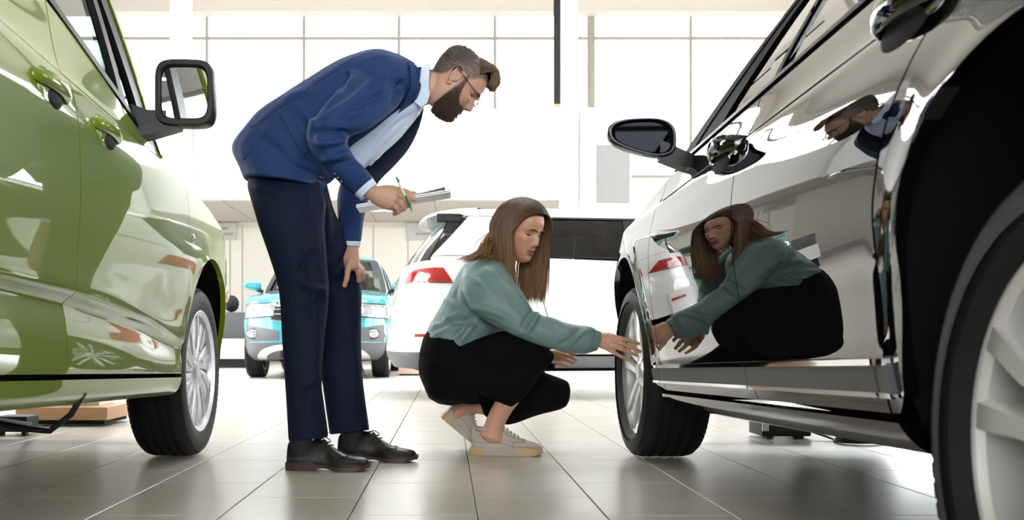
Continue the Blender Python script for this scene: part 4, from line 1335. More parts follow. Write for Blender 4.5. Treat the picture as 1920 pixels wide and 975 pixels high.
# ------------------------------------------------------------------ head
def head_mesh(Rm, org, female=False):
    """head skin in world space: cross-sections with the face pressed in; returns verts, faces, local coordinates"""
    zt = [-.128, -.122, -.112, -.098, -.080, -.060, -.040, -.020, .0, .018, .040, .065, .088, .104, .113, .1175]
    xf = [.045, .062, .076, .084, .087, .088, .087, .087, .086, .092, .092, .085, .068, .046, .022, .002]
    xb = [-.035, -.042, -.048, -.052, -.060, -.072, -.084, -.092, -.098, -.101, -.102, -.098, -.084, -.066, -.046, -.024]
    hw = [.016, .028, .040, .050, .059, .066, .070, .0725, .0745, .0755, .0755, .071, .060, .045, .029, .010]
    if female:
        hw = [h * .95 for h in hw]
        for i, k in enumerate((.56, .62, .70, .785, .865, .93, .975)): hw[i] *= k
        xf = [x * .985 for x in xf]
    fx, bx, wx = pchip(zt, xf), pchip(zt, xb), pchip(zt, hw)
    nz, na = 110, 128
    # finer rows over the face
    zs = np.unique(np.r_[np.linspace(-.128, .1175, 70), np.linspace(-.1, .03, 60)])
    loc = []
    for z in zs:
        f, b, w = fx(z), bx(z), wx(z)
        row = []
        for k in range(na):
            t = 2 * math.pi * k / na
            # denser towards the front
            t = t - .35 * math.sin(t)
            ct, st = math.cos(t), math.sin(t)
            xm = (f * .25 + b * .75) * .25
            if ct > 0: x = xm + (f - xm) * abs(ct) ** (2 / 2.25)
            else: x = xm - (xm - b) * abs(ct) ** (2 / 2.1)
            y = w * math.copysign(abs(st) ** (2 / 2.2), st)
            row.append((x, y, z))
        loc.append(row)
    L = np.array(loc)
    x, y, z = L[..., 0], L[..., 1], L[..., 2]
    fr = np.clip(x / .03, 0, 1)
    g = lambda cy, cz, sy, sz: np.exp(-((y - cy) / sy) ** 2 - ((z - cz) / sz) ** 2)
    dx = np.zeros_like(x)
    sN = .86 if female else 1.0
    ridge = np.interp(z, [-.052, -.046, -.037, -.030, -.012, .004, .016, .026], [0, .010, .026, .0245, .0165, .010, .004, 0]) * sN
    sig = np.interp(z, [-.052, -.036, -.02, .006, .02], [.013, .0112, .0088, .0078, .010]) * (.9 if female else 1.0)
    dx += ridge * np.exp(-(np.abs(y) / sig) ** 2.2)
    for s in (-1, 1):
        dx += .0085 * sN * g(s * .0125, -.040, .0062, .0065)
        dx -= .0115 * g(s * .031, .001, .018, .0125)
        dx -= .004 * g(s * .014, .004, .008, .012)
        dx += .0040 * g(s * .032, -.001, .0125, .0085)
        dx += (.0016 if female else .0045) * g(s * .028, .019, .022, .0065)
        dx += .004 * g(s * .044, -.028, .018, .018)
        dx -= .003 * g(s * .045, -.062, .016, .02)
        dx -= .0022 * g(s * .024, -.0705, .006, .006)
    lipk = 1.3 if female else .8
    dx += .0052 * lipk * g(0, -.0655, .018, .0042) + .0062 * lipk * g(0, -.0775, .0155, .0052)
    dx -= .0052 * g(0, -.0712, .021, .0018)
    dx -= .0022 * g(0, -.0565, .004, .006)
    dx -= .0042 * g(0, -.0885, .018, .0055)
    dx += .0065 * g(0, -.104, .018, .013)
    L[..., 0] += dx * fr
    v = L.reshape(-1, 3)
    n = na
    f = []
    for i in range(len(zs) - 1):
        for j in range(n):
            a, b = i * n + j, i * n + (j + 1) % n
            f.append((a, b, b + n, a + n))
    f.append(tuple(range(n))[::-1]); f.append(tuple((len(zs) - 1) * n + j for j in range(n)))
    W = v @ Rm.T + org
    return W, f


def ear_add(mb, Rm, org, s, w=.074, k=1.0):
    c = np.array([-.012, s * w, -.006 if k == 1.0 else -.014])
    T = lambda p: Rm @ np.array(p) + org
    rings = []
    # helix and lobe as one bent tube, concha as a plate
    path = [(.010, .0, -.004), (.012, .004, .014), (.004, .010, .028), (-.010, .014, .030), (-.019, .016, .018), (-.020, .015, .0), (-.012, .011, -.018), (-.001, .006, -.030), (.006, .002, -.022)]
    mb.tube([T(c + k * np.array([a, s * b, d])) for a, b, d in smooth_poly(path, 30)], .0042, 8)
    mb.add([T(c + k * np.array(q) * np.array([1, s, 1])) for q in ((.008, .0, .024), (-.016, .010, .024), (-.016, .010, -.012), (.004, .002, -.026), (.008, -.012, .024), (-.012, -.006, .024), (-.012, -.006, -.012), (.004, -.012, -.026))],
           [(0, 1, 2, 3), (7, 6, 5, 4), (0, 4, 5, 1), (1, 5, 6, 2), (2, 6, 7, 3), (3, 7, 4, 0)])
    mb.ball(T(c + np.array([.010, s * .004, -.010])), .0055, 10, 6)


def head_frame(yaw_from_x, pitch):
    """forward direction: yaw in the ground plane measured from +X towards +Y, pitch down"""
    F = np.array([math.cos(pitch) * math.cos(yaw_from_x), math.cos(pitch) * math.sin(yaw_from_x), -math.sin(pitch)])
    U = np.array([math.sin(pitch) * math.cos(yaw_from_x), math.sin(pitch) * math.sin(yaw_from_x), math.cos(pitch)])
    Lf = np.cross(U, F)
    return np.stack([F, Lf, U], 1)


def chain(mb, pts, r0, r1, n=12):
    """finger: rounded tapering tube with knuckles"""
    p = smooth_poly_idx(np.array(pts, float), (len(pts) - 1) * 5 + 1)
    rr = np.linspace(r0, r1, len(p))
    k = np.arange(len(p)) / 5.0
    rr = rr * (1 + .07 * np.cos(2 * math.pi * k))
    mb.tube(p, list(rr), n)
    mb.ball(p[-1], rr[-1] * .99, 12, 8); mb.ball(p[0], rr[0], 12, 8)


def fpx(pts):
    return [P(*q) for q in pts]


def skin_material(name, rough=.48):
    m, n, l, b = new_mat(name)
    at = n.new('ShaderNodeAttribute'); at.attribute_name = 'tone'
    nz = n.new('ShaderNodeTexNoise'); nz.inputs['Scale'].default_value = 90; nz.inputs['Detail'].default_value = 4
    tc = n.new('ShaderNodeTexCoord'); l.new(tc.outputs['Object'], nz.inputs['Vector'])
    mx = n.new('ShaderNodeMixRGB'); mx.blend_type = 'MULTIPLY'; mx.inputs[0].default_value = .16
    l.new(at.outputs['Color'], mx.inputs[1]); l.new(nz.outputs[0], mx.inputs[2])
    l.new(mx.outputs[0], b.inputs['Base Color'])
    b.inputs['Roughness'].default_value = rough
    b.inputs['Subsurface Weight'].default_value = .12
    b.inputs['Subsurface Radius'].default_value = (.010, .004, .002)
    b.inputs['Subsurface Scale'].default_value = .5
    bp = n.new('ShaderNodeBump'); bp.inputs['Strength'].default_value = .05; bp.inputs['Distance'].default_value = .003
    nb = n.new('ShaderNodeTexNoise'); nb.inputs['Scale'].default_value = 500
    l.new(tc.outputs['Object'], nb.inputs['Vector']); l.new(nb.outputs[0], bp.inputs['Height']); l.new(bp.outputs[0], b.inputs['Normal'])
    return m


def set_tone(me, col):
    a = me.color_attributes.new('tone', 'FLOAT_COLOR', 'POINT')
    c = np.concatenate([col, np.ones((len(col), 1))], 1).astype(np.float32)
    a.data.foreach_set('color', c.ravel())


def strands(name, paths, widths, material, parent, flat=.45, n=5):
    """many tapered locks in one mesh (hair)"""
    V, F = [], []
    for p, w in zip(paths, widths):
        p = np.array(p, float); m = len(p)
        tg = np.gradient(p, axis=0); tg /= np.linalg.norm(tg, axis=1)[:, None] + 1e-9
        ref = np.array([.3, -.8, .2]); sd = np.cross(tg, ref); sd /= np.linalg.norm(sd, axis=1)[:, None] + 1e-9
        up = np.cross(sd, tg)
        t = np.linspace(0, 1, m)
        ww = w * np.clip(np.minimum(.55 + t * 2.5, 1), 0, 1) * np.clip((1 - t) * 2.6 + .12, 0, 1)
        o = len(V)
        for i in range(m):
            for k in range(n):
                a = 2 * math.pi * k / n
                V.append(p[i] + sd[i] * ww[i] * math.cos(a) + up[i] * ww[i] * flat * math.sin(a))
        for i in range(m - 1):
            for k in range(n):
                a, b = o + i * n + k, o + i * n + (k + 1) % n
                F.append((a, b, b + n, a + n))
    ob = mesh_obj(name, V, F, material, None, True, None)
    adopt(ob, parent)
    return ob


def hair_material(name, root, tip, rough=.38, scale=1.0):
    m, n, l, b = new_mat(name)
    tc = n.new('ShaderNodeTexCoord')
    mp = n.new('ShaderNodeMapping'); mp.inputs['Scale'].default_value = (160, 160, 12)
    nz = n.new('ShaderNodeTexNoise'); nz.inputs['Scale'].default_value = 1.0; nz.inputs['Detail'].default_value = 3
    l.new(tc.outputs['Object'], mp.inputs[0]); l.new(mp.outputs[0], nz.inputs['Vector'])
    at = n.new('ShaderNodeAttribute'); at.attribute_name = 'along'
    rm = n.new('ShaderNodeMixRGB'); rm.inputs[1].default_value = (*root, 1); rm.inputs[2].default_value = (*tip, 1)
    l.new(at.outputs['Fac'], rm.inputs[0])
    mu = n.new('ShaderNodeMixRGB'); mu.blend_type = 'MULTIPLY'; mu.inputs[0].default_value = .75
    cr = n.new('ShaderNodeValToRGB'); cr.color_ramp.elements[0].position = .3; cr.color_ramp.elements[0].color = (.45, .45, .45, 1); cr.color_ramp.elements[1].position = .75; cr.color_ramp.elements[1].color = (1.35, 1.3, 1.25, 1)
    l.new(nz.outputs[0], cr.inputs[0])
    l.new(rm.outputs[0], mu.inputs[1]); l.new(cr.outputs[0], mu.inputs[2])
    l.new(mu.outputs[0], b.inputs['Base Color'])
    b.inputs['Roughness'].default_value = rough
    b.inputs['Anisotropic'].default_value = .6
    b.inputs['Specular IOR Level'].default_value = .3
    return m


def set_along(ob, npaths, m, n):
    t = np.tile(np.repeat(np.linspace(0, 1, m), n), npaths).astype(np.float32)
    a = ob.data.attributes.new('along', 'FLOAT', 'POINT'); a.data.foreach_set('value', t)


# ------------------------------------------------------------------ shoes
def shoe(name, heel, toe, width, height, material, solem, parent, solem2=None, sole_h=.028, heel_h=0.0, pitch=0.0, kind='brogue', bend=0.0):
    """heel, toe: points of the sole on the ground (world)"""
    heel, toe = np.array(heel, float), np.array(toe, float)
    d = toe - heel; Ln = np.linalg.norm(d); ex = d / Ln
    ey = np.cross([0, 0, 1.0], ex); ey /= np.linalg.norm(ey); ez = np.cross(ex, ey)
    def T(x, y, z):
        # toe end bends up relative to the raised heel
        if bend and x > .70:
            q = (x - .70) * Ln
            return heel + ex * (.70 * Ln + q * math.cos(bend)) + ez * (z + q * math.sin(bend)) + ey * y
        return heel + ex * x * Ln + ey * y + ez * z
    wp = pchip([0, .06, .2, .45, .68, .85, .95, 1.0], [.48, .66, .74, .74, 1.0, .88, .58, .20])
    if kind == 'brogue':
        hp = pchip([0, .05, .2, .34, .45, .58, .72, .88, .97, 1.0], [.80, .98, 1.02, 1.03, .93, .70, .52, .44, .36, .22])
    else:
        hp = pchip([0, .05, .16, .30, .42, .56, .72, .88, .97, 1.0], [.78, .96, .86, .88, .98, .76, .56, .45, .38, .22])
    up = MB(); rings = []
    for x in np.linspace(.012, .995, 30):
        w, h = width / 2 * wp(x) * .97, height * hp(x)
        ring = []
        for k in range(20):
            t = 2 * math.pi * k / 20
            ct, st = math.cos(t), math.sin(t)
            yy = w * math.copysign(abs(ct) ** .8, ct) * (1 - .38 * max(st, 0) ** 1.6)
            zz = sole_h * .6 + (h - sole_h * .6) * max(st, 0) ** .85 if st > 0 else sole_h * .6 + .008 * st
            ring.append(T(x, yy, zz))
        rings.append(ring)
    up.loft(rings)
    root = up.build(name, material, None)
    adopt(root, parent)
    so = MB(); rings = []
    for x in np.linspace(0, 1, 30):
        w = width / 2 * wp(min(x, .985)) * 1.03 + .002
        lift = .014 * max(0, (x - .78) / .22) ** 2 if kind == 'brogue' else .010 * max(0, (x - .85) / .15) ** 2
        top = sole_h + lift * .6
        if kind == 'brogue': top = sole_h * (1 if x < .30 else .55 if x > .36 else 1 - .45 * (x - .30) / .06) + lift * .9 + (.0 if x < .30 else .010 * max(0, 1 - (x - .30) / .35))
        bot = lift if not (kind == 'brogue' and .30 < x < .62) else lift + .010 * math.sin(math.pi * (x - .30) / .32)
        rings.append([T(x, w, bot), T(x, w, top), T(x, -w, top), T(x, -w, bot)])
    so.loft(rings)
    s_ = so.build('sole', solem, None); adopt(s_, parent)
    if solem2:
        for a0, a1, nm in ((0.0, .17, 'heel_insert'), (.72, .985, 'toe_insert')):
            rings = []
            for x in np.linspace(a0, a1, 12):
                w = width / 2 * wp(x) * 1.03 + .0045
                rings.append([T(x - (.012 if x < .01 else 0), w, .004), T(x - (.012 if x < .01 else 0), w, sole_h * .95), T(x - (.012 if x < .01 else 0), -w, sole_h * .95), T(x - (.012 if x < .01 else 0), -w, .004)])
            i_ = MB().loft(rings).build(nm, solem2, None); adopt(i_, parent)
    return root, T, wp, hp


def sew(T, wp, hp, width, height, sole_h, pts, side, r, material, name, parent):
    """a seam or lace laid on the upper: pts (x, v) with v the angle round the upper 0 = sole edge, 1 = top"""
    out = []
    for x, v in smooth_poly(pts, max(12, 6 * len(pts))):
        t = v * math.pi / 2
        w, h = width / 2 * wp(x) * .97, height * hp(x)
        ct, st = math.cos(t), math.sin(t)
        yy = w * abs(ct) ** .8 * math.copysign(1, ct) * (1 - .38 * max(st, 0) ** 1.6)
        zz = sole_h * .6 + (h - sole_h * .6) * max(st, 0) ** .85
        out.append(T(x, side * yy * 1.012, zz + .0008))
    o = MB().tube(out, r, 6).build(name, material, None)
    adopt(o, parent)
    return o

# ------------------------------------------------------------------ cloth, skin and hair materials
M['suit'] = mat('blue_suit_cloth', (0.011, 0.036, 0.125), rough=.7, spec=.25, var=.10, vscale=260, bump=.10, bscale=9)
M['trousers'] = mat('blue_trouser_cloth', (0.0020, 0.0060, 0.026), rough=.75, spec=.25, var=.10, vscale=260, bump=.10, bscale=7)
M['lining'] = mat('dark_suit_lining', (0.007, 0.012, 0.035), rough=.6)
M['shirt'] = mat('pale_blue_shirt_cotton', (0.62, 0.72, 0.90), rough=.75, var=.04, bump=.08, bscale=30)
M['blouse'] = mat('sage_green_blouse_silk', (0.145, 0.235, 0.228), rough=.50, var=.05, vscale=120, bump=.08, bscale=14)
M['blackcloth'] = mat('black_trouser_cloth', (0.003, 0.003, 0.0035), rough=.9, var=.1, vscale=200, spec=.12)
M['leather'] = mat('black_shoe_leather', (0.006, 0.0055, 0.0055), rough=.32, var=.2, bump=.08, bscale=60)
M['brownsole'] = mat('brown_stacked_leather', (0.040, 0.015, 0.009), rough=.5, var=.25, vscale=40)
M['lace'] = mat('shoe_lace_dark', (0.008, 0.008, 0.010), rough=.7)
M['cream'] = mat('cream_leather', (0.50, 0.435, 0.35), rough=.5, var=.04, bump=.05, bscale=80)
M['creamsole'] = mat('cream_rubber', (0.47, 0.41, 0.32), rough=.6, var=.06)
M['tan'] = mat('tan_rubber', (0.58, 0.38, 0.19), rough=.55, var=.06)
M['seam'] = mat('shoe_seam', (0.30, 0.26, 0.22), rough=.8)
M['laceW'] = mat('shoe_lace_white', (0.74, 0.70, 0.66), rough=.8)
M['eyewhite'] = mat('eye', (0.6, 0.58, 0.56), rough=.15, coat=.6)
M['iris'] = mat('iris', (0.05, 0.03, 0.02), rough=.1)
M['lash'] = mat('eyelash', (0.012, 0.008, 0.007), rough=.7)
M['browhair'] = mat('eyebrow_hair', (0.085, 0.045, 0.028), rough=.7, var=.3, vscale=400)
M['browhairm'] = mat('eyebrow_hair_dark', (0.03, 0.02, 0.015), rough=.7)
M['nail'] = mat('finger_nail', (0.60, 0.36, 0.29), rough=.3)
M['tortoise'] = mat('tortoise_frame', (0.10, 0.02, 0.015), rough=.2, var=.4, vscale=120)
M['lens'] = glass_mat('spectacle_lens', (.96, .97, .97))
SKIN = skin_material('skin')
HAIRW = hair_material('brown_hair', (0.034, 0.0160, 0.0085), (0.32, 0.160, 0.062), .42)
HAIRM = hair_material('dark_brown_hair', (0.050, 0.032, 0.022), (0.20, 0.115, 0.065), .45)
HAIRG = hair_material('greying_side_hair', (0.06, 0.052, 0.048), (0.20, 0.18, 0.17), .6)
BEARD = hair_material('beard_hair', (0.035, 0.021, 0.014), (0.085, 0.052, 0.034), .6)

# ------------------------------------------------------------------ the man
Rm = head_frame(math.radians(7), math.radians(47))
chin_m = np.array([.080, 0, -.118])
om = P(841, 225, 3.585) - Rm @ chin_m           # chin of the skull, under the beard
HM = lambda p: Rm @ np.array(p, float) + om
b = MB()
hv, hf = head_mesh(Rm, om)
b.add(hv, hf)
for s in (-1, 1): ear_add(b, Rm, om, s, .074, 1.22)
# neck
nk = []
c0, c1 = HM((-.025, 0, -.035)), P(782, 172, 3.585)
for t in np.linspace(0, 1, 6):
    c = c0 + (c1 - c0) * t
    ax = (c1 - c0) / np.linalg.norm(c1 - c0)
    e1 = np.array([0, 1, 0]); e1 = e1 - ax * e1.dot(ax); e1 /= np.linalg.norm(e1); e2 = np.cross(ax, e1)
    r_ = .056 - .004 * t
    nk.append([c + e1 * r_ * .98 * math.cos(a) + e2 * r_ * 1.06 * math.sin(a) for a in np.linspace(0, 2 * math.pi, 24, endpoint=False)])
cap_loft(b, nk)
# trunk and limbs under the clothes
cap_loft(b, rings_px([(505, 290, 588, 328, 3.58, .12), (560, 195, 650, 280, 3.58, .125), (640, 140, 720, 230, 3.58, .145), (700, 122, 765, 200, 3.58, .16), (762, 138, 780, 180, 3.58, .06)]))
YN, YF = 3.47, 3.715
cap_loft(b, rings_px([(500, 325, 585, 335, 3.55, .06), (515, 430, 598, 430, 3.50, .065), (540, 540, 603, 540, 3.47, .055), (550, 680, 598, 690, YN, .045), (562, 790, 596, 790, YN, .032), (564, 825, 596, 825, YN, .032)]))
cap_loft(b, rings_px([(520, 325, 600, 338, 3.64, .06), (560, 440, 640, 440, 3.68, .07), (602, 540, 665, 540, YF, .055), (618, 680, 662, 690, YF, .045), (640, 780, 672, 778, YF, .032), (642, 812, 674, 810, YF, .032)]))
cap_loft(b, rings_px([(690, 130, 745, 175, 3.44, .05), (620, 205, 690, 235, 3.34, .045), (590, 255, 645, 262, 3.30, .04), (625, 318, 660, 300, 3.31, .036), (680, 365, 700, 345, 3.355, .030), (690, 374, 712, 350, 3.36, .029)]))
cap_loft(b, rings_px([(710, 140, 760, 190, 3.73, .05), (690, 240, 745, 265, 3.81, .045), (668, 310, 708, 320, 3.82, .04), (645, 395, 678, 395, 3.74, .034), (646, 455, 673, 458, 3.665, .028), (645, 468, 672, 470, 3.66, .027)]))
# near hand: fist round pen and clipboard
cap_loft(b, rings_px([(690, 373, 710, 349, 3.36, .027), (703, 384, 725, 347, 3.362, .026), (722, 393, 744, 349, 3.362, .025), (738, 396, 758, 358, 3.364, .022)], e=2.3))
for pts, r0, r1 in (
        ([(750, 356, 3.352), (765, 362, 3.338), (776, 374, 3.340)], .0112, .0092),
        ([(747, 366, 3.348), (760, 373, 3.332), (766, 384, 3.345), (758, 388, 3.372)], .0108, .0088),
        ([(741, 376, 3.350), (752, 381, 3.335), (757, 391, 3.348), (750, 394, 3.372)], .0104, .0086),
        ([(733, 386, 3.352), (743, 389, 3.338), (747, 398, 3.350), (740, 401, 3.370)], .0094, .0078),
        ([(722, 358, 3.392), (742, 357, 3.408), (760, 361, 3.400), (777, 364, 3.388)], .0122, .0092)):
    chain(b, fpx(pts), r0, r1)
# far hand resting on the knee
cap_loft(b, rings_px([(645, 462, 673, 463, 3.66, .025), (641, 482, 674, 480, 3.64, .027), (645, 502, 674, 500, 3.63, .027)], e=2.3))
for pts, r0, r1 in (
        ([(656, 490, 3.615), (652, 508, 3.598), (650, 522, 3.596), (646, 535, 3.600)], .0125, .0088),
        ([(665, 498, 3.625), (671, 512, 3.640), (672, 526, 3.665)], .0100, .0082),
        ([(668, 498, 3.640), (676, 511, 3.665), (678, 524, 3.695)], .0102, .0082),
        ([(670, 497, 3.655), (679, 509, 3.690), (681, 521, 3.720)], .0098, .0080),
        ([(670, 494, 3.670), (679, 504, 3.710), (682, 515, 3.742)], .0090, .0074)):
    chain(b, fpx(pts), r0, r1)
man = fuse('person', b, .0026, 2, SKIN)
foot_m = np.array([P(610, 870, 3.58)[0], 3.58, 0.0])
set_co(man.data, get_co(man.data) - foot_m.astype(np.float32)); man.location = tuple(foot_m)
tag(man, 'bearded man in a blue suit bending forward, clipboard and pen in hand', 'person')


def tone_head(ob, Rm, org, base, female=False):
    co = get_co(ob.data) + np.array(ob.location)
    l = (co - org) @ Rm
    x, y, z = l[:, 0], l[:, 1], l[:, 2]
    col = np.tile(np.array(base), (len(co), 1))
    near = (np.linalg.norm(l, axis=1) < .16)
    g = lambda cy, cz, sy, sz: np.exp(-((y - cy) / sy) ** 2 - ((z - cz) / sz) ** 2) * near * (x > .03)
    def mixin(m, c):
        nonlocal col
        m = np.clip(m, 0, 1)[:, None]; col = col * (1 - m) + np.array(c) * m
    b_ = np.array(base)
    mixin(.40 * (g(.046, -.03, .02, .016) + g(-.046, -.03, .02, .016)), b_ * [1.02, .72, .68])
    mixin(.35 * g(0, -.038, .014, .012), b_ * [1.0, .72, .66])
    lipc = (.36, .085, .08) if female else (.42, .17, .14)
    lm = np.clip(1.6 * (np.exp(-(y / .021) ** 4) * (np.exp(-((z + .0655) / .0052) ** 4) + np.exp(-((z + .0775) / .0062) ** 4))), 0, 1) * near * (x > .06)
    mixin(.85 * lm, lipc)
    mixin(np.exp(-((z + .0712) / .0013) ** 2) * np.exp(-(y / .019) ** 4) * near * (x > .06), (.06, .015, .015))
    for s in (-1, 1):
        mixin(.9 * np.exp(-((y - s * .0075) / .0034) ** 2 - ((z + .0455) / .0026) ** 2) * near * (x > .07), (.10, .03, .025))
        if female: mixin(.30 * g(s * .032, .004, .014, .006), b_ * [.8, .62, .58])
    return col, l


base_m = (.56, .315, .225)
col, lm_ = tone_head(man, Rm, om, base_m)
# beard stubble under the beard hairs and the short hair at the sides
x, y, z = lm_[:, 0], lm_[:, 1], lm_[:, 2]
def beard_mask(x, y, z):
    edge = np.interp(x, [.012, .022, .032, .040, .050, .065, .078, .10], [.03, .03, .004, -.028, -.044, -.057, -.053, -.050])
    m = 1 / (1 + np.exp((z - edge) / .004))
    m = m * (z > -.155) / (1 + np.exp(-(x - np.interp(z, [-.15, -.12, -.06, -.01, .03], [.022, .004, .010, .016, .012])) / .003))
    m = m * (1 - .95 * np.exp(-(y / .019) ** 4) * np.exp(-((z + .0715) / .009) ** 4) * (x > .07))
    return m
bm_ = beard_mask(x, y, z) * (np.linalg.norm(lm_, axis=1) < .17)
col = col * (1 - .85 * bm_[:, None]) + np.array([.045, .028, .02]) * .85 * bm_[:, None]
def scalp_mask(x, y, z):
    lim = np.interp(x, [-.12, -.09, -.05, -.025, .0, .02, .035, .05, .07, .085], [-.052, -.050, -.038, .012, .022, .018, .026, .052, .068, .080])
    return 1 / (1 + np.exp(-(z - lim) / .004))
sm_ = scalp_mask(x, y, z) * (np.linalg.norm(lm_, axis=1) < .17)
col = col * (1 - .8 * sm_[:, None]) + np.array([.05, .042, .036]) * .8 * sm_[:, None]
set_tone(man.data, col)

# beard and side hair: short hairs growing from the skin
def short_hairs(name, ob, mask, count, length, direction, w, material, jitter=.35, lift=.35):
    me = ob.data
    co = get_co(me) + np.array(ob.location); no = get_no(me)
    idx = np.nonzero(mask > .55)[0]
    pick = rng.choice(idx, min(count, len(idx)), replace=False)
    paths, ws = [], []
    for i in pick:
        d = direction(co[i], no[i]) + rng.normal(0, jitter, 3) * .5
        d = d / np.linalg.norm(d)
        n_ = no[i]
        ln = length(co[i]) * rng.uniform(.7, 1.2)
        p0 = co[i] - n_ * .002
        paths.append([p0, p0 + (n_ * lift + d) * ln * .35, p0 + (n_ * lift * .8 + d * 1.05) * ln * .7, p0 + (n_ * lift * .4 + d * 1.2) * ln])
        ws.append(w)
    o = strands(name, paths, ws, material, ob, .8, 4)
    set_along(o, len(paths), 4, 4)
    return o


dn = Rm @ np.array([.25, 0, -1.0]); bk = Rm @ np.array([-.8, 0, -.6])
bmask = bm_ * 1.0
loc_len = lambda c: np.interp(((c - om) @ Rm)[2], [-.135, -.10, -.05, .0], [.012, .011, .008, .005])
short_hairs('beard', man, bmask, 7500, loc_len, lambda c, n_: dn, .00075, BEARD, .45, .55)
side = sm_ * 1.0
short_hairs('side_hair', man, side, 11000, lambda c: np.interp(((c - om) @ Rm)[2], [.0, .05, .09], [.006, .010, .020]), lambda c, n_: bk, .00065, HAIRG, .5, .30)
# long hair on top swept forward into a quiff
paths, ws = [], []
for k in range(1000):
    y0 = rng.uniform(-.064, .064)
    u = rng.uniform(0, 1)
    x0 = -.098 + .14 * u
    zt = .108 * math.sqrt(max(0.05, 1 - ((x0 + .01) / .118) ** 2 - (y0 / .085) ** 2))
    reach = rng.uniform(.82, 1.06)
    yb = y0 * .9 + .006
    ht = rng.uniform(.004, .030) * (1 - .55 * abs(y0) / .064) * (.45 + .55 * u)
    p0 = np.array([x0, y0, zt - .004])
    xe = .098 * reach + .004 * rng.normal()
    p1 = np.array([x0 * .55 + xe * .25, y0 * .98, zt + ht * .9 + .004])
    zf = .098 - .12 * abs(y0) + rng.uniform(-.006, .018)
    p2 = np.array([xe * .72, yb, max(zf + .020, .092 + ht * .6)])
    p3 = np.array([xe * .98, yb * .9, zf + .004])
    p4 = np.array([xe * 1.05, yb * .85, zf - rng.uniform(.006, .024)])
    pl = smooth_poly([p0, p1, p2, p3, p4], 12)
    paths.append([HM(q) for q in pl]); ws.append(rng.uniform(.0016, .0030))
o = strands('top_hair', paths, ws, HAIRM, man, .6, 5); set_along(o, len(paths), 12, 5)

# eyes, brows, spectacles
def eye_set(person, R_, org, closed, brow_m, female):
    T = lambda p: R_ @ np.array(p, float) + org
    for s in (-1, 1):
        c = np.array([.0597 if female else .0610, s * .032, -.002])
        e = MB().ball(T(c), .0118, 20, 14).build('eye', 'eyewhite', None); adopt(e, person)
        i_ = MB().ball(T(c + np.array([.0078, 0, -.0050])), .0052, 14, 8).build('iris', 'iris', None); adopt(i_, person)
        # upper lid: shell over the eyeball, lowered because the gaze is down
        lo = -.0034 if closed else -.0035
        G = np.zeros((7, 13, 3))
        for j, v in enumerate(np.linspace(0, 1, 7)):
            for i, u in enumerate(np.linspace(-1, 1, 13)):
                zz = .0085 + (lo - .0085 + .0045 * u * u) * v
                yy = u * .0148
                rr = .0133 ** 2 - (zz * .95) ** 2 - (yy * .74) ** 2
                G[j, i] = T(c + np.array([math.sqrt(max(rr, 1e-6)), yy, zz]))
        l_ = grid_panel('eyelid', G, M['lidf'] if female else M['lidm'], None, R_[:, 0], .002); adopt(l_, person)
        ln = [T(c + np.array([math.sqrt(max(.0138 ** 2 - (lo * .95 + .004 * u * u) ** 2 - (u * .0148 * .74) ** 2, 1e-6)) + .0006, u * .0150, lo + .0045 * u * u])) for u in np.linspace(-1, 1.0, 13)]
        a_ = MB().tube(ln, [.0006 + .0015 * math.sin(math.pi * t) ** .5 for t in np.linspace(0.02, .98, 13)], 6).build('eyelashes', 'lash', None); adopt(a_, person)
        bw = []
        for t in np.linspace(0, 1, 12):
            yy = s * (.014 + .034 * t)
            zz = .0165 + .0065 * math.sin(math.pi * (t * .8 + .12)) - (.002 if female else .004) * 1
            xx = .0945 - (yy / .075) ** 2 * .036 + (.001 if female else .003)
            bw.append(T((xx, yy, zz)))
        q = MB().tube(bw, [(.0009 + .0020 * math.sin(math.pi * min(1, t * .9 + .1)) ** .6) * (1.0 if female else 1.5) for t in np.linspace(0, 1, 12)], 6).build('eyebrow', brow_m, None); adopt(q, person)


M['lidm'] = mat('eyelid_skin', base_m, rough=.5)
base_w = (.68, .355, .235)
M['lidf'] = mat('eyelid_skin_darker', (.47, .235, .165), rough=.5)  # woman's lids: one even tone, darker than her face
eye_set(man, Rm, om, False, 'browhairm', False)
gl = MB()
for s in (-1, 1):
    ring = [HM((.108 - .25 * abs(s * .033 + .024 * math.cos(t)) ** 1.0 * .3, s * .033 + .024 * math.cos(t), -.006 + .018 * math.sin(t))) for t in np.linspace(0, 2 * math.pi, 28)]
    gl.tube(ring, .0016, 6, False)
    gl.tube([HM(p) for p in ((.102, s * .057, .002), (.095, s * .070, .003), (.05, s * .0795, .006), (.0, s * .0825, .010), (-.020, s * .0815, .010), (-.030, s * .080, .0))], .0018, 6)
gl.tube([HM(p) for p in ((.106, -.010, .0), (.110, 0, .004), (.106, .010, .0))], .0016, 6)
g_ = gl.build('glasses', 'tortoise', None); adopt(g_, man)
for s in (-1, 1):
    ring = [HM((.108 - .075 * abs(s * .033 + .0232 * math.cos(t)), s * .033 + .0232 * math.cos(t), -.006 + .0172 * math.sin(t))) for t in np.linspace(0, 2 * math.pi, 28, endpoint=False)]
    L_ = mesh_obj('lens', ring, [tuple(range(28))], 'lens', None, False); adopt(L_, man)

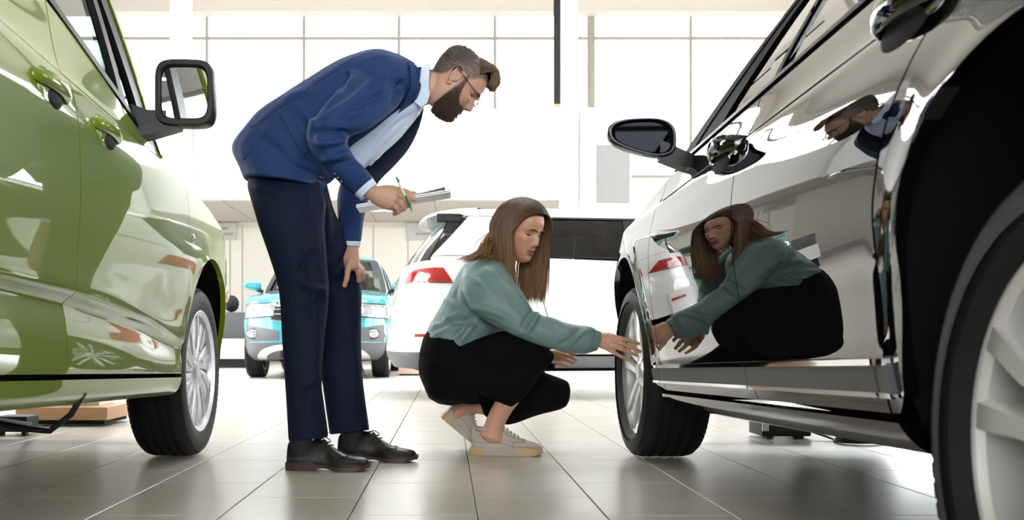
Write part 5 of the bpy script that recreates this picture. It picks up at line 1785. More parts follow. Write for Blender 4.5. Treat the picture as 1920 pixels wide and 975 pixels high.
# trousers
t = MB()
cap_loft(t, rings_px([(470, 322, 600, 338, 3.54, .085), (464, 345, 604, 350, 3.53, .098), (468, 368, 607, 374, 3.515, .102), (484, 420, 608, 425, 3.495, .098), (505, 480, 611, 480, 3.48, .09), (521, 535, 616, 530, 3.475, .080), (526, 580, 614, 580, YN, .075), (529, 640, 608, 640, YN, .072), (534, 710, 603, 712, YN, .070), (538, 770, 609, 768, YN, .070), (541, 824, 615, 815, YN, .070)]))
cap_loft(t, rings_px([(490, 322, 612, 338, 3.64, .09), (500, 380, 628, 398, 3.66, .10), (540, 440, 654, 445, 3.68, .095), (570, 500, 670, 495, 3.70, .085), (590, 545, 677, 540, YF, .08), (600, 590, 677, 590, YF, .076), (602, 640, 677, 640, YF, .072), (602, 700, 680, 705, YF, .07), (610, 760, 686, 760, YF, .07), (618, 812, 692, 804, YF, .07)]))
tro = fuse('trousers', t, .006, 4, 'trousers', man)
def flat_hem(ob, cuts):
    """cut the trouser ends off straight: cuts = (px range, y at both ends)"""
    me = ob.data
    bm = bmesh.new(); bm.from_mesh(me)
    off = Vector(ob.location) + (Vector(ob.parent.location) if ob.parent else Vector())
    for (x0, y0, x1, y1, Ya, Yb) in cuts:
        Ym = (Ya + Yb) / 2
        A, B_2 = P(x0, y0, Ym), P(x1, y1, Ym)
        nrm = np.cross(B_2 - A, np.array([0, CAM_H * 0 + 1.0, (CAM_H - A[2]) / -Ym]))
        if nrm[2] > 0: nrm = -nrm
        def inside(v):
            w = v.co + off
            px = VX + FPX * w.x / w.y
            py = VY - FPX * (w.z - CAM_H) / w.y
            return Ya < w.y < Yb and x0 - 30 < px < x1 + 30 and py > min(y0, y1) - 25
        vs = [v for v in bm.verts if inside(v)]; vset = set(vs)
        fs = [f for f in bm.faces if all(v in vset for v in f.verts)]
        es = {e for f in fs for e in f.edges}
        bmesh.ops.bisect_plane(bm, geom=vs + list(es) + fs, plane_co=Vector(A) - off, plane_no=Vector(nrm), clear_outer=True)
    bm.to_mesh(me); bm.free()
flat_hem(tro, [(541, 828, 615, 819, 3.3, 3.60), (617, 815, 692, 806, 3.60, 3.9)])
folds(tro, [(600, 360, 612, 500, 7, .008), (590, 470, 560, 520, 8, -.006), (612, 545, 560, 530, 8, .006), (560, 400, 575, 800, 9, .005), (655, 480, 620, 520, 7, .007), (660, 515, 625, 545, 7, -.006), (645, 450, 620, 500, 8, .006),
            (608, 560, 560, 600, 9, -.004), (650, 600, 655, 800, 9, .005), (470, 350, 540, 370, 8, .004), (600, 700, 560, 730, 9, .004), (598, 720, 560, 760, 9, -.004)], .0035, 9, (1, 1, .35), gain=2.2)
# jacket
j = MB()
cap = rings_px([(460, 338, 604, 356, 3.57, .185), (452, 318, 608, 352, 3.575, .180), (437, 279, 612, 344, 3.585, .172), (462, 238, 622, 338, 3.585, .17), (492, 206, 640, 318, 3.585, .165), (535, 177, 665, 296, 3.585, .168), (575, 152, 690, 276, 3.585, .178), (640, 116, 733, 240, 3.585, .195), (700, 101, 768, 206, 3.585, .205), (745, 108, 783, 192, 3.585, .165), (776, 120, 790, 180, 3.585, .105)])
j.loft(cap)
cap_loft(j, rings_px([(672, 112, 765, 172, 3.47, .07), (651, 143, 748, 192, 3.41, .075), (625, 180, 722, 216, 3.365, .072), (597, 215, 692, 238, 3.325, .068), (575, 250, 656, 254, 3.30, .062), (584, 285, 652, 270, 3.30, .057), (610, 316, 667, 297, 3.31, .054), (640, 345, 686, 318, 3.33, .051), (664, 366, 700, 335, 3.35, .048)])) if False else None
slv = rings_px([(680, 112, 765, 165, 3.49, .055), (655, 138, 752, 190, 3.42, .072), (627, 180, 724, 217, 3.365, .072), (597, 215, 693, 239, 3.325, .068), (574, 250, 657, 254, 3.30, .062), (584, 287, 652, 270, 3.30, .057), (610, 318, 667, 297, 3.31, .054), (640, 346, 686, 318, 3.33, .051), (664, 366, 700, 335, 3.35, .047)])
j.loft(slv)
j.loft(rings_px([(690, 120, 775, 180, 3.74, .06), (690, 220, 762, 260, 3.81, .062), (660, 300, 722, 318, 3.83, .058), (636, 350, 700, 352, 3.79, .052), (633, 400, 685, 402, 3.725, .048), (641, 453, 677, 455, 3.66, .042)]))
jac = fuse('jacket', j, .0055, 3, 'suit', man)
folds(jac, [(700, 150, 600, 225, 8, .006), (720, 175, 660, 215, 7, -.006), (655, 250, 580, 245, 6, -.009), (650, 262, 590, 268, 6, .008), (648, 240, 590, 232, 6, .006), (652, 285, 600, 300, 6, .006), (668, 300, 615, 318, 6, -.006),
            (655, 135, 640, 175, 6, -.008), (660, 130, 600, 215, 6, .005), (560, 200, 620, 300, 9, .005), (530, 190, 600, 170, 9, .004), (470, 240, 560, 300, 10, -.004), (590, 320, 520, 270, 9, .004), (735, 140, 700, 180, 7, .006), (690, 195, 640, 225, 6, .007), (755, 150, 735, 205, 6, -.006), (610, 225, 580, 260, 6, -.006)],
      .0035, 9, (1, 1, 1), gain=2.3)
hitj = raycaster(jac)
# open far front of the jacket, seen from inside
ff = MB()
rows_o = smooth_poly([(797, 190), (788, 232), (768, 276), (738, 312), (712, 338), (694, 368)], 14)
rows_i = smooth_poly([(775, 190), (748, 232), (715, 272), (690, 305), (672, 332), (655, 360)], 14)
rings = []
for (ox, oy), (ix, iy), Y in zip(rows_o, rows_i, np.linspace(3.665, 3.715, 14)):
    A, B_2 = P(ox, oy, Y), P(ix, iy, Y + .03)
    dv = np.array([0, .007, 0])
    rings.append([A - dv, A + dv, (A + B_2) / 2 + dv * 2.2, B_2 + dv, B_2 - dv, (A + B_2) / 2 - dv * .2])
ff.loft(rings)
o = ff.build('jacket_front', 'lining', None); adopt(o, man)
# shirt: collar, front, cuffs
s_ = MB()
cap_loft(s_, rings_px([(560, 250, 672, 322, 3.60, .11), (620, 180, 712, 292, 3.60, .12), (680, 140, 752, 255, 3.60, .12), (735, 130, 782, 218, 3.60, .10), (775, 130, 797, 196, 3.595, .075)]))
shirt = fuse('shirt', s_, .0055, 3, 'shirt', man)
folds(shirt, [(790, 205, 700, 305, 5, .006), (770, 215, 690, 300, 5, -.006), (740, 265, 700, 300, 5, .005)], .003, 14)
hits = raycaster(shirt)
c_ = MB(); c_.loft(rings_px([(783, 128, 770, 192, 3.585, .082), (795, 123, 784, 199, 3.585, .076), (807, 120, 803, 190, 3.585, .068)], dense=3), caps=False)
inner = rings_px([(807, 120, 803, 190, 3.585, .068), (803, 124, 800, 186, 3.585, .062), (786, 130, 780, 185, 3.585, .070)], dense=3)
c_.loft(inner, caps=False)
col_ = c_.build('shirt_collar', 'shirt', None); adopt(col_, man)
leaf = MB()
for sY, k in ((3.515, 1),):
    pts = [(800, 150, 3.505), (806, 176, 3.515), (801, 192, 3.525), (790, 201, 3.525), (776, 190, 3.52), (770, 176, 3.515), (782, 160, 3.505)]
    A = [P(*p) for p in pts]; leaf.loft([A, [a + np.array([0, .006, 0]) for a in A]])
o = leaf.build('collar_leaf', 'shirt', None); adopt(o, man)
o = cloth_patch('shirt_placket', hits, [(781, 206), (688, 306)], [(787, 212), (695, 311)], [(781, 206), (787, 212)], [(688, 306), (695, 311)], 20, 3, .003, 'shirt', man)
for px, py in ((783, 210), (759, 238), (735, 262), (712, 287)): button('shirt_button', hits, px, py, .005, 'laceW', man, .004)
for rows, nm in (([(660, 360, 697, 331, 3.352, .040), (666, 366, 701, 337, 3.352, .041), (676, 375, 707, 346, 3.355, .041)], 'shirt_cuff'), ([(642, 448, 676, 450, 3.665, .036), (644, 456, 676, 457, 3.66, .036), (645, 461, 675, 463, 3.66, .035)], 'shirt_cuff')):
    o = MB().loft(rings_px(rows, dense=2)).build(nm, 'shirt', None); adopt(o, man)
# lapel, pocket flap, buttons, seams
cloth_patch('lapel', hitj, [(774, 124), (766, 168), (744, 210), (714, 242), (680, 290)], [(790, 126), (785, 165), (776, 190), (744, 234), (699, 287)], [(774, 124), (790, 126)], [(680, 290), (699, 287)], 30, 6, .007, 'suit', man, .007)
cloth_patch('collar', hitj, [(764, 116), (768, 150), (764, 185)], [(782, 122), (783, 150), (778, 180)], [(764, 116), (782, 122)], [(764, 185), (778, 180)], 14, 6, .007, 'suit', man, .006)
cloth_patch('pocket_flap', hitj, [(526, 214), (546, 252), (568, 291)], [(545, 208), (562, 245), (577, 283)], [(526, 214), (545, 208)], [(568, 291), (577, 283)], 14, 6, .009, 'suit', man, .010)
for a, bb in (((655, 112), (470, 240)), ((520, 225), (455, 300))):
    pts = [hitj(a[0] + (bb[0] - a[0]) * t, a[1] + (bb[1] - a[1]) * t, .0005) for t in np.linspace(0, 1, 24)]
    pts = [p for p in pts if p is not None]
    o = MB().tube(pts, .0016, 5).build('seam', 'lining', None); adopt(o, man)
M['navybutton'] = mat('navy_button', (.012, .016, .035), rough=.3)
button('jacket_button', hitj, 600, 331, .011, 'navybutton', man, .003)
for px, py in ((628, 325), (634, 332), (640, 339)): button('cuff_button', hitj, px, py, .007, 'navybutton', man, .003)
# shoes
for (hx, hy, Yh, tx, ty, Yt) in ((539, 0, 3.47, 694, 0, 3.43), (634, 0, 3.73, 783, 0, 3.68)):
    h0 = np.array([(hx - VX) / FPX * Yh, Yh, .0005]); t0 = np.array([(tx - VX) / FPX * Yt, Yt, .0005])
    rt_, T_s, wp, hp = shoe('shoe', h0, t0, .100, .108, 'leather', 'brownsole', man)
    for sd in (1, -1):
        sew(T_s, wp, hp, .100, .108, .028, [(.62, .05), (.66, .45), (.74, .62), (.72, .95)], sd, .0016, 'lace', 'wing_cap', man)
        sew(T_s, wp, hp, .100, .108, .028, [(.40, .10), (.46, .55), (.52, .80)], sd, .0014, 'lace', 'quarter_seam', man)
    for x_ in (.40, .445, .49, .535):
        pts = []
        for v in np.linspace(-.42, .42, 9):
            w, h = .05 * wp(x_), .108 * hp(x_)
            pts.append(T_s(x_ + .01 * v, v * w * 1.2, h - (abs(v) ** 2) * .02 + .003))
        o = MB().tube(pts, .0022, 6).build('lace', 'lace', None); adopt(o, man)
    for q in (1, -1):
        pts = [T_s(.40, 0, .106), T_s(.44, q * .016, .112), T_s(.50, q * .026, .098), T_s(.50, q * .012, .094), T_s(.43, 0, .104)]
        o = MB().tube(smooth_poly(pts, 16), .0018, 6).build('lace_bow', 'lace', None); adopt(o, man)
    sk = MB().tube([T_s(.19, 0, .05), T_s(.18, 0, .10), T_s(.165, 0, .17)], [.042, .044, .042], 16).build('sock', 'matteblack', None); adopt(sk, man)

# things in the man's hand
cb = MB()
A0, A1 = P(668, 389, 3.375), P(845, 360, 3.375)
dx_ = (A1 - A0); ln = np.linalg.norm(dx_); ex = dx_ / ln; ey = np.array([0, 1.0, 0]); ez = np.cross(ey, ex); ez = ez if ez[2] > 0 else -ez
RB = Matrix((ex, ey, ez)).transposed()
cen = (A0 + A1) / 2 + ey * .065
clip = empty('clipboard', tuple(cen)); tag(clip, 'clipboard with white sheets held flat in the man\'s right hand', 'clipboard')
M['paper'] = mat('white_paper', (.80, .80, .82), rough=.7, var=.02)
M['board'] = mat('clipboard_board', (.90, .90, .92), rough=.4)
MB().box((0, 0, 0), (ln, .15, .003), RB).build('board', 'board', clip, smooth=False)
MB().box(np.array(RB @ Vector((-.01, 0, .0065))), (ln * .93, .145, .006), RB, bev=.001).build('paper', 'paper', clip, smooth=False)
crl = MB(); rings = []
for t in np.linspace(0, 1, 10):
    xx = ln * (.05 + .40 * t)
    zz = .011 + .012 * t ** 2 * (1 - .25 * t)
    rings.append([np.array(RB @ Vector((xx, -.07, zz))), np.array(RB @ Vector((xx, .07, zz * .8))), np.array(RB @ Vector((xx, .07, zz * .8 + .001))), np.array(RB @ Vector((xx, -.07, zz + .001)))])
crl.loft(rings).build('top_sheet', 'paper', clip)
MB().box(np.array(RB @ Vector((ln * .47, 0, .012))), (.022, .09, .010), RB, bev=.004).build('clip', 'chrome', clip)
pen = empty('pen', tuple(P(758, 364, 3.333))); tag(pen, 'green and white ballpoint pen in the man\'s hand', 'pen')
pp = lambda px, py, Y: P(px, py, Y) - np.array(pen.location)
M['pengreen'] = mat('pen_green', (.01, .16, .06), rough=.3, coat=.5)
M['penwhite'] = mat('pen_white', (.75, .75, .72), rough=.3)
MB().tube([pp(748, 343, 3.345), pp(760, 368, 3.327)], .0042, 12).build('barrel', 'penwhite', pen)
MB().tube([pp(760, 368, 3.327), pp(768, 384, 3.318), pp(772, 393, 3.316), pp(773, 397, 3.315)], [.0046, .0048, .0028, .0010], 12).build('grip', 'pengreen', pen)
MB().tube([pp(743, 332, 3.352), pp(745, 336, 3.349), pp(748, 343, 3.345)], [.0030, .0032, .0042], 10).box(pp(748.5, 338, 3.345), (.006, .004, .010)).build('push_button', 'pengreen', pen)

# ------------------------------------------------------------------ the woman
Rw = head_frame(math.radians(-44), math.radians(20))
ow = P(989, 493, 3.90) - Rw @ np.array([.078, 0, -.118]) * .97
SC = .97
HW = lambda p: Rw @ (np.array(p, float) * SC) + ow
b = MB()
hv, hf = head_mesh(Rw * SC, ow, True)
b.add(hv, hf)
for s in (-1, 1): ear_add(b, Rw * SC, ow, s, .069)
c0, c1 = HW((-.03, 0, -.05)), P(912, 497, 3.99)
nk = []
for t in np.linspace(0, 1, 6):
    c = c0 + (c1 - c0) * t
    ax = (c1 - c0) / np.linalg.norm(c1 - c0)
    e1 = np.array([0, 1, 0]); e1 = e1 - ax * e1.dot(ax); e1 /= np.linalg.norm(e1); e2 = np.cross(ax, e1)
    nk.append([c + (e1 * math.cos(a) + e2 * math.sin(a)) * (.047 + .008 * t) for a in np.linspace(0, 2 * math.pi, 24, endpoint=False)])
cap_loft(b, nk)
cap_loft(b, rings_px([(805, 660, 890, 670, 4.0, .13), (820, 610, 905, 635, 4.0, .105), (850, 555, 935, 590, 4.0, .115), (875, 515, 940, 550, 4.0, .13), (900, 492, 935, 520, 3.99, .08)]))
# right (near) arm and hand
cap_loft(b, rings_px([(885, 545, 925, 505, 3.86, .045), (925, 592, 965, 555, 3.81, .042), (985, 625, 1005, 592, 3.785, .037), (1060, 648, 1072, 618, 3.775, .032), (1112, 652, 1122, 626, 3.772, .027), (1121, 651, 1128, 625, 3.772, .026)]))
cap_loft(b, rings_px([(1119, 650, 1128, 624, 3.772, .022), (1134, 656, 1143, 625, 3.770, .021), (1148, 660, 1160, 629, 3.768, .018)], e=2.4))
for pts, r0, r1 in (([(1148, 631, 3.758), (1166, 635, 3.755), (1182, 640, 3.762), (1197, 644, 3.770)], .0092, .0068),
                    ([(1150, 639, 3.754), (1168, 645, 3.750), (1185, 652, 3.757), (1200, 659, 3.768)], .0094, .0070),
                    ([(1147, 648, 3.757), (1164, 654, 3.753), (1179, 660, 3.760), (1193, 666, 3.768)], .0090, .0068),
                    ([(1142, 656, 3.764), (1155, 663, 3.762), (1166, 669, 3.766), (1177, 674, 3.772)], .0080, .0060),
                    ([(1130, 628, 3.792), (1146, 629, 3.812), (1162, 636, 3.822), (1175, 642, 3.820)], .0098, .0072)):
    chain(b, fpx(pts), r0, r1)
# left (far) arm and hand
cap_loft(b, rings_px([(890, 545, 925, 510, 4.14, .045), (930, 610, 960, 580, 4.20, .042), (975, 652, 992, 622, 4.20, .037), (1015, 674, 1024, 652, 4.12, .028), (1026, 677, 1032, 656, 4.10, .026)]))
cap_loft(b, rings_px([(1026, 678, 1032, 655, 4.10, .020), (1038, 682, 1044, 656, 4.09, .019), (1047, 681, 1054, 658, 4.085, .016)], e=2.4))
for pts, r0, r1 in (([(1046, 658, 4.09), (1060, 659, 4.085), (1070, 662, 4.085), (1078, 664.5, 4.085)], .0086, .0064),
                    ([(1050, 664, 4.08), (1062, 667, 4.07), (1072, 671, 4.07), (1080, 675, 4.07)], .0088, .0066),
                    ([(1047, 671, 4.075), (1058, 674, 4.065), (1067, 678, 4.065), (1075, 681, 4.065)], .0086, .0064),
                    ([(1040, 679, 4.075), (1049, 682, 4.065), (1057, 685, 4.065), (1064, 687, 4.065)], .0080, .0060),
                    ([(1036, 658, 4.11), (1046, 655, 4.12), (1056, 655, 4.12), (1064, 657, 4.12)], .0094, .0070)):
    chain(b, fpx(pts), r0, r1)
# legs: thigh, knee, shin, foot
cap_loft(b, rings_px([(815, 720, 850, 650, 3.92, .075), (900, 735, 925, 650, 3.88, .07), (985, 705, 1005, 650, 3.86, .055), (1010, 690, 1028, 668, 3.85, .04)]))
cap_loft(b, rings_px([(1000, 668, 1025, 685, 3.85, .045), (955, 705, 1000, 712, 3.87, .05), (935, 740, 975, 752, 3.89, .042), (920, 768, 958, 775, 3.90, .032), (908, 795, 945, 803, 3.905, .031), (900, 815, 950, 830, 3.905, .034)]))
cap_loft(b, rings_px([(860, 735, 895, 670, 4.06, .07), (960, 745, 985, 690, 4.08, .065), (1035, 755, 1045, 715, 4.10, .05), (1055, 748, 1060, 725, 4.10, .035)]))
cap_loft(b, rings_px([(1045, 758, 1050, 722, 4.10, .045), (1000, 772, 1000, 728, 4.10, .05), (945, 782, 940, 742, 4.09, .042), (908, 778, 905, 752, 4.08, .031), (880, 776, 872, 750, 4.08, .03), (855, 790, 850, 762, 4.08, .032)]))
woman = fuse('person', b, .0025, 2, SKIN)
foot_w = np.array([P(930, 850, 3.95)[0], 3.95, 0.0])
set_co(woman.data, get_co(woman.data) - foot_w.astype(np.float32)); woman.location = tuple(foot_w)
tag(woman, 'woman with long brown hair crouching in a sage blouse, reaching for the wheel', 'person')
col, lw_ = tone_head(woman, Rw * (1 / SC), ow, base_w, True)
set_tone(woman.data, col)
eye_set(woman, Rw * SC, ow, True, 'browhair', True)

# blouse
j = MB()
j.loft(rings_px([(794, 652, 900, 665, 4.0, .148), (796, 632, 910, 650, 4.0, .150), (804, 612, 926, 640, 4.0, .145), (819, 586, 940, 622, 4.0, .14), (836, 556, 952, 600, 4.0, .145), (853, 522, 957, 575, 4.0, .158), (871, 496, 956, 548, 4.0, .165), (893, 481, 952, 520, 4.0, .125), (908, 476, 946, 505, 3.99, .085)]))
j.loft(rings_px([(866, 508, 925, 483, 3.93, .05), (864, 530, 945, 495, 3.86, .07), (876, 566, 962, 522, 3.82, .070), (896, 592, 980, 550, 3.80, .062), (928, 612, 997, 577, 3.79, .054), (966, 630, 1016, 590, 3.78, .049), (1010, 647, 1046, 600, 3.775, .046), (1058, 661, 1080, 609, 3.772, .044), (1094, 665, 1103, 612, 3.772, .042), (1108, 660, 1116, 617, 3.772, .036)]))
j.loft(rings_px([(876, 510, 935, 490, 4.08, .05), (885, 560, 960, 520, 4.15, .065), (930, 615, 985, 575, 4.20, .055), (975, 658, 1000, 618, 4.20, .046), (1010, 676, 1022, 650, 4.13, .036)]))
blo = fuse('blouse', j, .005, 3, 'blouse', woman)
folds(blo, [(880, 520, 975, 590, 6, .006), (900, 520, 985, 585, 6, -.006), (905, 500, 1000, 585, 6, .006), (880, 575, 960, 600, 6, .007), (890, 590, 985, 620, 6, -.006), (1010, 583, 985, 625, 5, .009), (1002, 580, 978, 620, 5, -.008), (1020, 590, 1080, 640, 6, .005),
            (1060, 655, 1100, 620, 4, .006), (1045, 650, 1090, 612, 4, -.005), (830, 560, 880, 600, 7, .006), (815, 600, 890, 600, 7, -.006), (805, 620, 880, 585, 6, .006), (805, 635, 885, 610, 6, .006), (845, 640, 885, 590, 6, -.006), (860, 645, 900, 600, 6, .006), (870, 500, 855, 570, 6, -.005), (885, 600, 930, 640, 6, -.005),
            (862, 540, 890, 580, 6, .006), (930, 610, 1000, 632, 5, .005)], .0035, 10)
o = MB().loft(rings_px([(1096, 664.5, 1103, 613, 3.772, .040), (1100, 663, 1107, 615, 3.772, .041), (1119, 657, 1127, 622, 3.772, .033)], dense=3)).build('blouse_cuff', 'blouse', None); adopt(o, woman)
c_ = MB(); c_.loft(rings_px([(893, 484, 950, 522, 3.985, .090), (903, 474, 948, 506, 3.985, .072), (912, 470, 948, 496, 3.985, .062)], dense=3), caps=False)
c_.loft(rings_px([(912, 470, 948, 496, 3.985, .062), (913, 474, 945, 497, 3.985, .056), (905, 482, 945, 506, 3.985, .064)], dense=3), caps=False)
o = c_.build('blouse_collar', 'blouse', None); adopt(o, woman)
# trousers
t = MB()
cap_loft(t, rings_px([(793, 634, 902, 652, 4.0, .155), (786, 665, 905, 680, 4.0, .165), (785, 700, 900, 705, 4.0, .165), (797, 732, 890, 730, 4.0, .15)]))
cap_loft(t, rings_px([(806, 744, 852, 632, 3.93, .09), (862, 757, 898, 634, 3.89, .088), (908, 757, 945, 620, 3.875, .082), (955, 742, 985, 628, 3.865, .074), (993, 718, 1020, 645, 3.86, .064), (1014, 697, 1035, 660, 3.855, .050)]))
cap_loft(t, rings_px([(985, 662, 1034, 676, 3.86, .058), (955, 700, 1012, 704, 3.87, .062), (938, 728, 990, 738, 3.89, .056), (930, 748, 966, 762, 3.90, .048)]))
cap_loft(t, rings_px([(850, 750, 890, 660, 4.06, .085), (950, 762, 980, 682, 4.08, .078), (1015, 775, 1030, 701, 4.10, .068), (1054, 766, 1060, 712, 4.10, .052)]))
cap_loft(t, rings_px([(1050, 768, 1056, 714, 4.10, .055), (1000, 782, 1000, 720, 4.10, .060), (955, 796, 948, 735, 4.09, .052), (925, 790, 915, 748, 4.085, .042), (912, 782, 903, 748, 4.08, .040)]))
twt = fuse('trousers', t, .0055, 4, 'blackcloth', woman)
flat_hem(twt, [(929, 751, 966, 765, 3.6, 3.96)])
folds(twt, [(900, 640, 1010, 660, 8, .006), (880, 650, 980, 700, 8, -.006), (800, 680, 870, 700, 9, .005), (960, 720, 1000, 690, 7, .006)], .003, 9)
# hair: locks from the parting over the sides of the head, then hanging straight down
cap_v, cap_f = head_mesh(Rw * SC * 1.045, ow + Rw @ np.array([-.004, 0, .002]), True)
capl = (cap_v - ow) @ Rw / SC
def woman_scalp(l):
    x, y, z = l[:, 0], l[:, 1], l[:, 2]
    lim = np.interp(x, [-.12, -.06, -.02, .01, .03, .05, .07, .085], [-.11, -.10, -.085, -.06, .0, .045, .066, .080])
    return z > lim
keep = woman_scalp(capl)
cf = [f for f in cap_f if len(f) == 4 and all(keep[i] for i in f)]
used = sorted({i for f in cf for i in f}); rm_ = {o_: n_ for n_, o_ in enumerate(used)}
o = mesh_obj('hair_cap', [cap_v[i] for i in used], [tuple(rm_[i] for i in f) for f in cf], HAIRW, None); adopt(o, woman)
paths, ws = [], []
NP = 26
def lock(x0, sg, lay, drop, x_side, end_shift, part_y=.012):
    """x0: start on the parting (local), sg side, x_side: local x where it leaves the widest point of the head"""
    zt = .1165 * math.sqrt(max(.04, 1 - ((x0 + .008) / .118) ** 2))
    pts = []
    for t in np.linspace(0, 1, 7):
        a = t * math.pi / 2 * 1.04
        off = .0115 + min(lay, .006) + max(lay - .006, 0) * t ** 1.5
        yy = part_y * (1 - t) + sg * (.0735 + off) * math.sin(a)
        zz = -.004 + (zt + off * .8 + .004) * math.cos(a) ** .85 if math.cos(a) > 0 else -.004
        xx = x0 + (x_side - x0) * t ** 1.25
        pts.append((xx, yy, zz))
    W = [HW(p) for p in pts]
    e = W[-1]
    down = np.array([0, 0, -1.0])
    tang = (W[-1] - W[-2]); tang /= np.linalg.norm(tang)
    for k, q in enumerate((.14, .3, .5, .72, 1.0)):
        dirn = tang * max(0, .35 - q * .8) + down
        W.append(e + down * drop * q + end_shift * q ** 1.3 + tang * .01 * (1 - q))
    paths.append(smooth_poly(np.array(W), NP)); ws.append(rng.uniform(.0011, .0024))
zend = P(980, 552, 3.9)[2]
for k in range(900):      # her right side, towards us
    u = rng.uniform(0, 1)
    x0 = -.085 + .168 * u
    xs = np.interp(u, [0, .4, .8, 1.0], [-.085, -.035, .020, .036]) + rng.normal(0, .004)
    top = HW((xs, -.08, -.005))
    ze = zend + rng.normal(0, .012) + (.03 if u < .25 else 0)
    sh = np.array([rng.normal(.005, .006) + .030 * (1 - u), rng.normal(0, .006), 0])
    lock(x0, -1, rng.uniform(0, .014), top[2] - ze, xs, sh)
for k in range(700):      # her left side, away from us
    u = rng.uniform(0, 1)
    x0 = -.085 + .168 * u
    xs = np.interp(u, [0, .4, .8, 1.0], [-.075, -.015, .045, .066]) + rng.normal(0, .004)
    top = HW((xs, .08, -.005))
    ze = P(1012, 562, 3.95)[2] + rng.normal(0, .012)
    sh = np.array([-.020 + rng.normal(0, .008), rng.normal(0, .008), 0])
    lock(x0, 1, rng.uniform(0, .030), top[2] - ze, xs, sh)
for k in range(420):      # back of the head, falling on the shoulder and back
    a = rng.uniform(math.pi * .62, math.pi * 1.38)
    r0 = rng.uniform(.2, 1.0)
    pts = []
    for t in np.linspace(0, 1, 6):
        el = math.pi / 2 - t * math.pi / 2 * 1.1
        pts.append(HW((-.008 + .112 * math.cos(a) * math.cos(el) * (1.02), .082 * math.sin(a) * math.cos(el), .121 * math.sin(el) + .002)))
    e = pts[-1]
    q = rng.uniform(0, 1)
    tgt = P(912 + rng.normal(0, 7), 468 + rng.normal(0, 4), 3.90 + rng.normal(0, .02)) if q < .5 else P(938 + rng.normal(0, 10), 520 + rng.normal(0, 10), 3.87 + rng.normal(0, .02))
    end = P(872 + rng.normal(0, 8), 489 + rng.normal(0, 3), 3.86 + rng.normal(0, .02)) if q < .30 else tgt + np.array([rng.normal(.01, .01), 0, -.05])
    pts += [e * .5 + tgt * .5 + np.array([-.004, 0, .004]), tgt, end]
    paths.append(smooth_poly(np.array(pts), NP)); ws.append(rng.uniform(.0014, .0026))
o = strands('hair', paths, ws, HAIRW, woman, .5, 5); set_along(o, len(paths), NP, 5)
a = o.data.attributes['along']
# trainers
hN, tN = np.array([(884 - VX) / FPX * 3.93, 3.93, .0005]), np.array([(1017 - VX) / FPX * 3.88, 3.88, .0005])
def trainer(h0, t0, bend=0.0):
    rt_, T_s, wp, hp = shoe('trainer', h0, t0, .098, .114, 'cream', 'creamsole', woman, 'tan', .030, kind='trainer', bend=bend)
    for sd in (1, -1):
        for pts in ([(.10, .35), (.20, .62), (.28, .66)], [(.36, .85), (.44, .62), (.52, .52), (.56, .62), (.70, .72)], [(.60, .08), (.64, .42), (.74, .55), (.72, .95)], [(.02, .22), (.3, .20), (.62, .16), (.75, .22), (.96, .24)]):
            sew(T_s, wp, hp, .098, .114, .030, pts, sd, .0012, 'seam', 'panel_seam', woman)
        for i, x_ in enumerate((.40, .46, .52, .58)):
            w, h = .049 * wp(x_), .114 * hp(x_)
            o = MB().ball(T_s(x_, sd * w * .50, h * .93), .0024, 8, 6).build('eyelet', 'seam', None); adopt(o, woman)
    for x_ in (.40, .45, .50, .55, .60, .65):
        pts = []
        for v in np.linspace(-.5, .5, 9):
            w, h = .049 * wp(x_), .114 * hp(x_)
            pts.append(T_s(x_ + .018 * v, v * w * 1.15, h - (abs(v) ** 2) * .03 + .004))
        o = MB().tube(pts, .0028, 6).build('lace', 'laceW', None); adopt(o, woman)
    tg = MB().loft([[T_s(x_, y_, z_) for y_ in (-.022, .022)] + [T_s(x_ + .02, y_, z_) for y_ in (.022, -.022)] for x_, z_ in ((.36, .09), (.345, .122), (.34, .134))])
    o = tg.build('tongue', 'cream', None); adopt(o, woman)
    cl = []
    for a_ in np.linspace(0, 2 * math.pi, 24, endpoint=False):
        cl.append(T_s(.20 + .165 * math.cos(a_), .034 * math.sin(a_), .100 + .010 * math.cos(a_) ** 2 * (1 if math.cos(a_) > 0 else .8)))
    o = MB().tube(cl + cl[:1], .0055, 8, False).build('collar_pad', 'cream', None); adopt(o, woman)
trainer(hN, tN)
hF, tF = P(826, 783, 4.08), P(896, 852, 4.10)
tF[2] = max(tF[2], .004)
trainer(hF, tF, 0.0)

# ------------------------------------------------------------------ small things
def on_floor(px, py):
    Y = CAM_H * FPX / (py - VY)
    return np.array([(px - VX) / FPX * Y, Y, 0.0])


# oak plinth behind the green van
p = on_floor(115, 800)
pl = empty('display_plinth', tuple(p + np.array([0, .2, 0]))); tag(pl, 'low oak plinth with a black base on the floor behind the green van', 'plinth')
k = p[1] / FPX
MB().box((0, 0, .055 + .012), (172 * k, .40, 24 * k), bev=.002).build('top', 'oak', pl)
MB().box((0, .02, .026), (152 * k, .36, .052)).build('base', 'matteblack', pl, smooth=False)
MB().box((-.1, .1, .13 + 24 * k), (170 * k, .25, .22)).build('panel', 'wall', pl, smooth=False)
pl.children[0].location = (0, 0, .010)
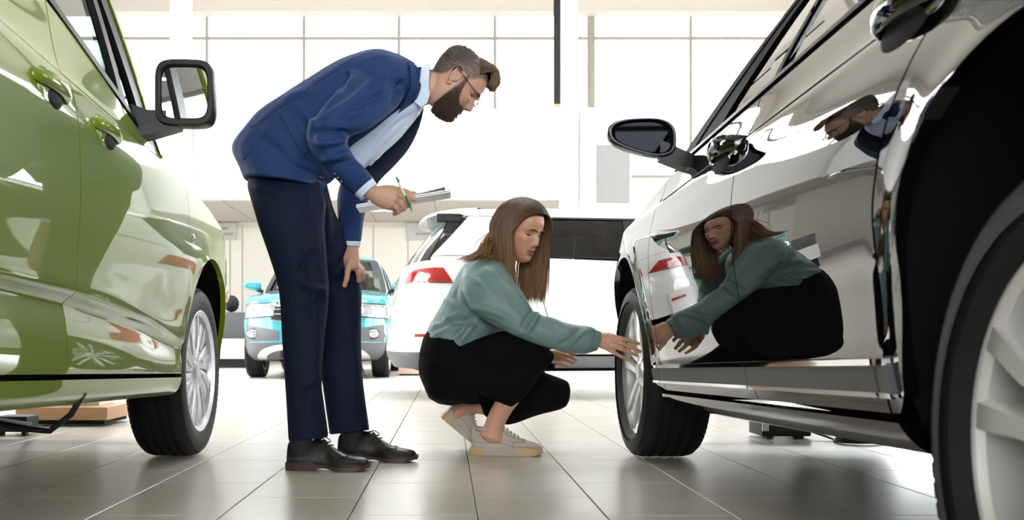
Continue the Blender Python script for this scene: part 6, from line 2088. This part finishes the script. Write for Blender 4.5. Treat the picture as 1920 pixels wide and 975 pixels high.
# black charger and its cable under the van
q = on_floor(18, 818)
ch = empty('battery_charger', tuple(q + np.array([0, .08, 0]))); tag(ch, 'black battery charger box on the floor at the left edge under the van', 'charger')
MB().box((0, 0, .055), (.155, .14, .075), bev=.012).build('case', 'black', ch)
for sx in (-.055, .055): MB().box((sx, -.04, .010), (.02, .03, .018)).build('foot', 'matteblack', ch, smooth=False)
MB().box((.068, -.055, .06), (.02, .035, .028), bev=.004).build('socket', 'matteblack', ch)
pts = [q + np.array([.08, .02, .055]), on_floor(60, 812) + [0, 0, .012], on_floor(85, 813) + [0, 0, .010]]
e = on_floor(85, 813)
cab = [q + np.array([.085, .03, .055]), P(52, 806, 2.47), P(80, 812, 2.47), P(105, 802, 2.47), P(130, 780, 2.47), P(152, 757, 2.47), P(158, 735, 2.47)]
o = MB().tube(smooth_poly(cab, 40), .0075, 10).build('cable', 'black', ch); o.location = -np.array(ch.location)
# second charger under the black car with its coiled lead
q = on_floor(1478, 824)
c2 = empty('battery_charger', tuple(q + np.array([0, .12, 0]))); tag(c2, 'black charger box lying beneath the black car sill between its wheels', 'charger')
k = q[1] / FPX
MB().box((0, 0, .055), (94 * k, .20, .088), bev=.010).build('case', 'black', c2)
MB().box((-40 * k, -.102, .062), (12 * k, .006, .05)).build('label', 'paper', c2, smooth=False)
for sx in (-.07, .07): MB().box((sx, -.05, .007), (.03, .06, .012)).build('foot', 'matteblack', c2, smooth=False)
lead = [q + np.array([.10, .05, .04])]
cc = on_floor(1610, 830)
for t in np.linspace(0, 4.6 * math.pi, 60):
    r_ = .085 - .006 * t / math.pi * .4
    lead.append(cc + np.array([r_ * 1.2 * math.cos(t + 2.6), r_ * math.sin(t + 2.6), .006 + .0022 * t / math.pi * 2]))
lead.append(cc + np.array([.22, .05, .006]))
o = MB().tube(smooth_poly(np.array(lead), 150), .0055, 8).build('cable', 'black', c2); o.location = -np.array(c2.location)
# lead hanging under the turquoise car
l0 = [P(676, 668, 12.0), P(679, 690, 11.6), P(684, 703, 11.5), on_floor(690, 709.5) + [0, 0, .012]]
o = MB().tube(smooth_poly(np.array(l0), 24), .011, 8).build('charging_cable', 'black'); tag(o, 'thin black cable hanging to the floor beneath the turquoise car', 'cable')
# pale plinth and white stand between turquoise and white cars
p = on_floor(770, 704.5)
pl2 = empty('display_plinth', tuple(p + np.array([0, .3, 0]))); tag(pl2, 'pale pinkish wooden plinth under a white block beside the turquoise car', 'plinth')
k = p[1] / FPX
MB().box((0, 0, .075), (46 * k, .5, 16 * k)).build('top', 'pinkwood', pl2, smooth=False)
MB().box((-2 * k, .02, .03), (40 * k, .45, .05)).build('base', 'matteblack', pl2, smooth=False)
MB().box((6 * k, .05, .155 + 8 * k), (44 * k, .4, .16)).build('panel', 'wall', pl2, smooth=False)
# dark bench with a bag on a white plinth, left of the turquoise car
p = on_floor(428, 689)
be = empty('bench', tuple(p)); tag(be, 'dark upholstered bench on a white plinth left of the turquoise car', 'bench')
k = p[1] / FPX
MB().box((0, 0, .075), (110 * k, .5, .15)).build('base', 'matteblack', be, smooth=False)
MB().box((0, 0, .15 + 18 * k), (120 * k, .6, 36 * k)).build('plinth', 'wall', be, smooth=False)
MB().box((0, 0, .15 + 62 * k), (120 * k, .6, 48 * k), bev=.05).build('seat', 'clad', be)
bag = MB().ball((0, 0, 14 * k), (14 * k, .15, 16 * k), 18, 10).build('bag', 'matteblack'); bag.location = tuple(p + np.array([6 * k, 0, .15 + 88.6 * k]))
tag(bag, 'small black bag on top of the dark bench', 'bag')
